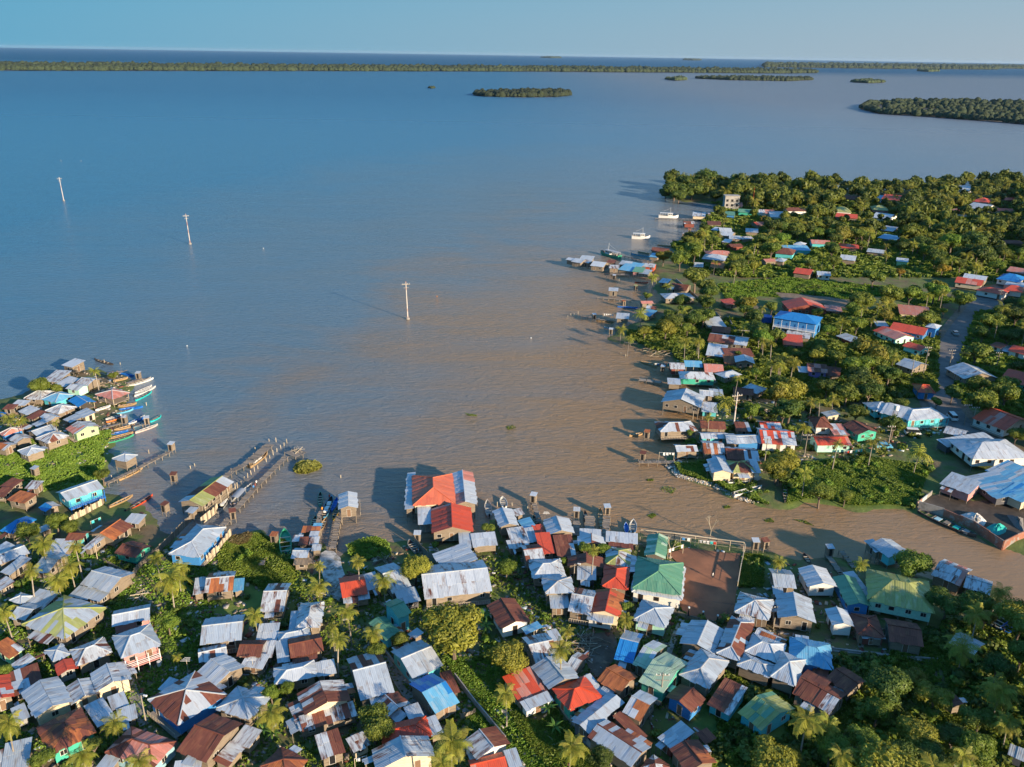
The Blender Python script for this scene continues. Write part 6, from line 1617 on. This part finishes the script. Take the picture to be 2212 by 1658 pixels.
def person(t, x, y, z, rz, cl, label):
    p = un(*tx(t, x, y), z + .9); e = empty('person', (p[0], p[1], z), rz); me = person_mesh(cl, CLOTH[4]); obj('body', me, e)
    q = MB(); q.bar((0, .0, 1.68), (0, -.01, 1.84), .095, n=8, r2=.06); q.build('hair', CLOTH[4], e); thing(e, '', 'person', None, label)
person('d', 1108, 725, 1.03, .4, M['blue'], 'person in a blue shirt standing on the long dock by the canopied boat')
person('d', 1128, 698, 1.03, 2, M['red'], 'person in a red shirt standing on the long dock')
person('d', 1142, 668, 1.03, 1, M['white'], 'person in a white shirt on the long dock, nearest its outer end')
person('d', 1920, 985, .45, 1, M['vest'], 'person in an orange vest aboard the light blue boat')
person('d', 2008, 835, .45, 1, M['red'], 'person in red at the stern of the light blue boat')
person('k', 862, 660, .82, 1, M['white'], 'person in a white shirt walking across the red dirt yard')
person('m', 485, 1268, .82, 1, M['vest'], 'person in orange on the path below the sky-blue hip roof')
def laundry(t, x1, y1, x2, y2, label, cols, h=1.9):
    a = un(*tx(t, x1, y1), 1.6); b = un(*tx(t, x2, y2), 1.6); g = max(gz(*a[:2]), 0) + (0 if gz(*a[:2]) > .3 else 1.0); e = empty('clothes_line', (a[0], a[1], g)); d = b[:2] - a[:2]; L = np.linalg.norm(d); u = d / L; q = MB(); q.bar((0, 0, h), (*d, h), .03, n=3); q.build('line', M['white'], e)
    for pp in ((0, 0), tuple(d)): q = MB(); q.bar((*pp, -1), (*pp, h + .1), .05); q.build('post', M['light_post'], e)
    n = int(L / .75); rnd = random.Random(int(x1))
    for i in range(n):
        if rnd.random() < .15: continue
        s = (i + .3) * L / n; w_ = rnd.uniform(.4, .62); hh = rnd.uniform(.5, .95); P = [np.array([*(u * s), h]), np.array([*(u * (s + w_)), h])]; nn = np.array([-u[1], u[0], 0]) * .06
        q = MB(); q.add([P[0] + nn * .3, P[1] + nn * .3, P[1] + nn + (0, 0, -hh), P[0] + nn * 2 + (0, 0, -hh * .92), P[0] - nn * .3, P[1] - nn * .3, P[1] - nn * .2 + (0, 0, -hh), P[0] + nn * .8 + (0, 0, -hh * .92)], [(0, 1, 2, 3), (7, 6, 5, 4), (0, 4, 5, 1), (3, 2, 6, 7), (0, 3, 7, 4), (1, 5, 6, 2)]); q.build('cloth', rnd.choice(cols), e)
    thing(e, '', 'clothes line', None, label)
laundry('k', 330, 420, 510, 360, 'line of big white sheets behind the green hip-roofed building', [M['white']], 2.3)
laundry('k', 690, 290, 900, 310, 'clothes line with turquoise and red shirts against the yard fence', CLOTH[:4])
laundry('k', 480, 255, 600, 265, 'clothes line of small white and blue pieces by the thin tree', [M['white'], M['blue']])
laundry('o', 335, 1010, 490, 1015, 'line of white clothes over the outhouse dock', [M['white']], 2)
laundry('o', 285, 75, 440, 75, 'crowded line of washing by the point landing', CLOTH)
laundry('r', 560, 1000, 690, 1008, 'white washing hung along the long shore dock', [M['white']], 2)
laundry('c', 860, 190, 1000, 100, 'colourful washing under the eave of the olive pyramid roof', CLOTH, 2.6)
laundry('b', 1080, 540, 1200, 490, 'blue and green washing in the dark marsh garden', CLOTH[2:4])
laundry('h', 320, 1630, 430, 1600, 'turquoise cloth drying below the rust-striped hut', [CLOTH[3], M['white']])
laundry('p', 730, 985, 920, 960, 'colourful washing in front of the mint red-roofed house', CLOTH)
def buoy(X, Y, c=None):
    p = un(X, Y, 0); q = MB(); q.bar((0, 0, -.1), (0, 0, .1), .22, n=8, r2=.26); q.bar((0, 0, .1), (0, 0, .26), .26, n=8, r2=.12); o = q.build('net_float', c or M['white'], loc=(p[0], p[1], 0)); thing(o, 'white net float' if not c else 'orange net float', 'float', 'net floats in the bay')
for X, Y in [(569, 537), (404, 748), (1147, 731), (175, 348)]: buoy(X, Y)
buoy(944, 641, M['vest'])
def heap(t, pts, hgt, m, nm, label, cat):
    P = np.array([un(*tx(t, *p), .8)[:2] for p in pts]); c = P.mean(0); V = []; n = 20
    for ring in range(5):
        f = ring / 4
        for k in range(n): a = P[int(k / n * len(P)) % len(P)]; b = P[(int(k / n * len(P)) + 1) % len(P)]; u = k / n * len(P) % 1; q = a + (b - a) * u; s = c + (q - c) * (1 - f * .97); V.append((s[0] - c[0], s[1] - c[1], hgt * math.sin(f * 1.57) * (1 + .2 * math.sin(k * 2.1 + ring))))
    F = [(r_ * n + k, r_ * n + (k + 1) % n, (r_ + 1) * n + (k + 1) % n, (r_ + 1) * n + k) for r_ in range(4) for k in range(n)]
    o = obj(nm, mesh(nm, V, F, [m]), loc=(c[0], c[1], .8)); thing(o, '', cat, None, label)
heap('q', [(1015, 1350), (1050, 1330), (1150, 1325), (1215, 1350), (1200, 1400), (1130, 1425), (1060, 1400)], 1.3, M['teal'], 'covered_pile', 'rounded pile under a teal tarpaulin in the walled river yard', 'pile')
heap('q', [(760, 1230), (860, 1200), (950, 1220), (1020, 1290), (990, 1340), (880, 1320)], 1.1, LAND_SURF['sand'], 'sand_pile', 'pale sand pile left of the teal cover in the river yard', 'pile')
heap('q', [(1210, 1230), (1370, 1260), (1377, 1400), (1290, 1340)], 1.2, M['gravelpile'], 'gravel_pile', 'dark gravel pile at the right of the walled yard', 'pile')
def woodpile(t, x, y, n, R, label, m='soil'):
    p = un(*tx(t, x, y), .8); e = empty('scrap_wood_pile', (p[0], p[1], .7)); g = random.Random(n)
    for k in range(n):
        a = g.uniform(0, 3.14); cx, cy = g.gauss(0, R * .4), g.gauss(0, R * .4); l = g.uniform(.8, 2.2); z_ = g.uniform(.05, .6); q = MB(); q.bar((cx - math.cos(a) * l, cy - math.sin(a) * l, z_), (cx + math.cos(a) * l, cy + math.sin(a) * l, z_ + g.uniform(-.05, .3)), g.uniform(.04, .09)); q.build('timber', M[m] if k % 3 else M['light_post'], e)
    thing(e, '', 'wood pile', None, label)
woodpile('j', 1230, 220, 60, 4.5, 'big tangled heap of scrap timber beside the burnt yard')
woodpile('g', 740, 1270, 24, 2, 'small heap of broken boards by the grounded grey skiff')
woodpile('r', 1250, 1460, 50, 7, 'heap of driftwood and cut branches on the shore point')
woodpile('d', 2010, 1960, 20, 3, 'scattered driftwood on the white sand patch', 'post')
woodpile('d', 1620, 300, 10, 1.2, 'crates and timber on the outermost dock platform', 'light_post')
woodpile('a', 1350, 330, 18, 3, 'clutter of timber between the northern canoes')
woodpile('a', 1150, 470, 18, 3, 'timber clutter by the red-roofed pavilion')
woodpile('b', 1650, 1380, 16, 2, 'pale garden rubble beneath the big palm', 'light_post')
def volleynet():
    a = un(*tx('r', 1385, 1020), .8); b = un(*tx('r', 1605, 1045), .8); e = empty('goal_frame', (a[0], a[1], .8)); d = b[:2] - a[:2]; q = MB(); q.bar((0, 0, 0), (0, 0, 2.4), .08); q.bar((0, 0, 2.4), (*d, 2.4), .08); q.bar((*d, 0), (*d, 2.4), .08); q.build('frame', M['white'], e); thing(e, '', 'frame', None, 'pale rectangular pole frame beside the shore grove')
volleynet()
def bare_tree(t, x, y, x2, y2, label):
    p = un(*tx(t, x, y), .3); e = empty('bare_tree', (p[0], p[1], .3)); q = MB(); g = random.Random(3); 
    def br(a, d, l, r_, dep):
        b = a + d * l; q.bar(a, b, r_, n=5, r2=r_ * .7)
        if dep:
            for _ in range(3): br(b, (d + Vector((g.uniform(-.7, .7), g.uniform(-.7, .7), g.uniform(-.1, .4)))).normalized(), l * .68, r_ * .6, dep - 1)
    br(Vector((0, 0, -.4)), Vector((.05, 0, 1)), 2.4, .11, 3); q.build('branches', M['light_post'], e); thing(e, '', 'tree', None, label)
bare_tree('k', 825, 220, 0, 0, 'leafless white dead tree standing at the water behind the yard')
bare_tree('v', 1515, 560, 0, 0, 'bare pale tree beside the hilltop white villas')
bare_tree('k', 350, 470, 0, 0, 'thin bare-stemmed tree over the white sheets')
def loose_sheet(t, x, y, c, label, i):
    p = un(*tx(t, x, y), .9); V, F, uv = slab([(-.9, -.45, 0), (.9, -.45, 0), (.9, .45, 0), (-.9, .45, 0)], Vector((0, 0, 1)), .03, [(0, 0), (1, 0), (1, 1), (0, 1)], 0); o = obj('loose_tin_sheet', mesh('loose_tin_sheet', V, F, [RM[c]], uv), loc=(p[0], p[1], .9)); o.rotation_euler = (.1, .15, i); thing(o, '', 'tin sheet', None, label)
loose_sheet('f', 300, 0, 'w', 'pale tin sheet lying in the dark yard beside the speckled hip roof', 1)
loose_sheet('j', 650, 950, 'm', 'rusty sheet leaning beside the banana plant', 2)
# ------------------------------------------------------------------ labels
LMK = [(*map(float, l.split('|')[1].split()), l.split('|')[2]) for l in LANDMARKS.strip().splitlines()]
used = {}; lens = {}
def where(dx, dy):
    if abs(dx) > 1.6 * abs(dy): return 'left of' if dx < 0 else 'right of'
    if abs(dy) > 1.6 * abs(dx): return 'behind' if dy < 0 else 'in front of'
    return ('behind' if dy < 0 else 'before') + ' and ' + ('left of' if dx < 0 else 'right of')
ORD = ['', 'second ', 'third ', 'fourth ', 'fifth ', 'sixth ', 'seventh ', 'eighth ']
def words(s): return len(s.split())
groups = {}
for it in THINGS:
    o, look, cat, label, (X, Y) = it
    if label: used[label] = 1; continue
    groups.setdefault(cat, []).append(it)
for cat, L_ in groups.items():
    byl = {}
    for it in L_:
        o, look, _, _, (X, Y) = it; ok = False; near_ = sorted(LMK, key=lambda l: math.hypot(l[0] - X, (l[1] - Y) * 1.3))
        for lm in near_[:7]:
            if math.hypot(lm[0] - X, lm[1] - Y) < 14: continue
            s = '%s %s the %s' % (look, where(X - lm[0], Y - lm[1]), lm[2])
            if words(s) <= 16 and s not in used: used[s] = 1; o['label'] = s; ok = True; break
        if not ok:
            for k in range(1, 8):
                for lm in near_[:9]:
                    s = '%s%s %s the %s' % (ORD[k], look, where(X - lm[0], Y - lm[1]), lm[2])
                    if words(s) <= 16 and s not in used and math.hypot(lm[0] - X, lm[1] - Y) > 14: used[s] = 1; o['label'] = s; ok = True; break
                if ok: break
        if not ok: o['label'] = ' '.join((look + ' near the ' + near_[0][2]).split()[:16])
for o in D.objects:
    if '_c' in o: del o['_c']
print('objects', len(D.objects), 'meshes', len(D.meshes), 'tris', sum(len(m.loops) - 2 * len(m.polygons) for m in D.meshes))
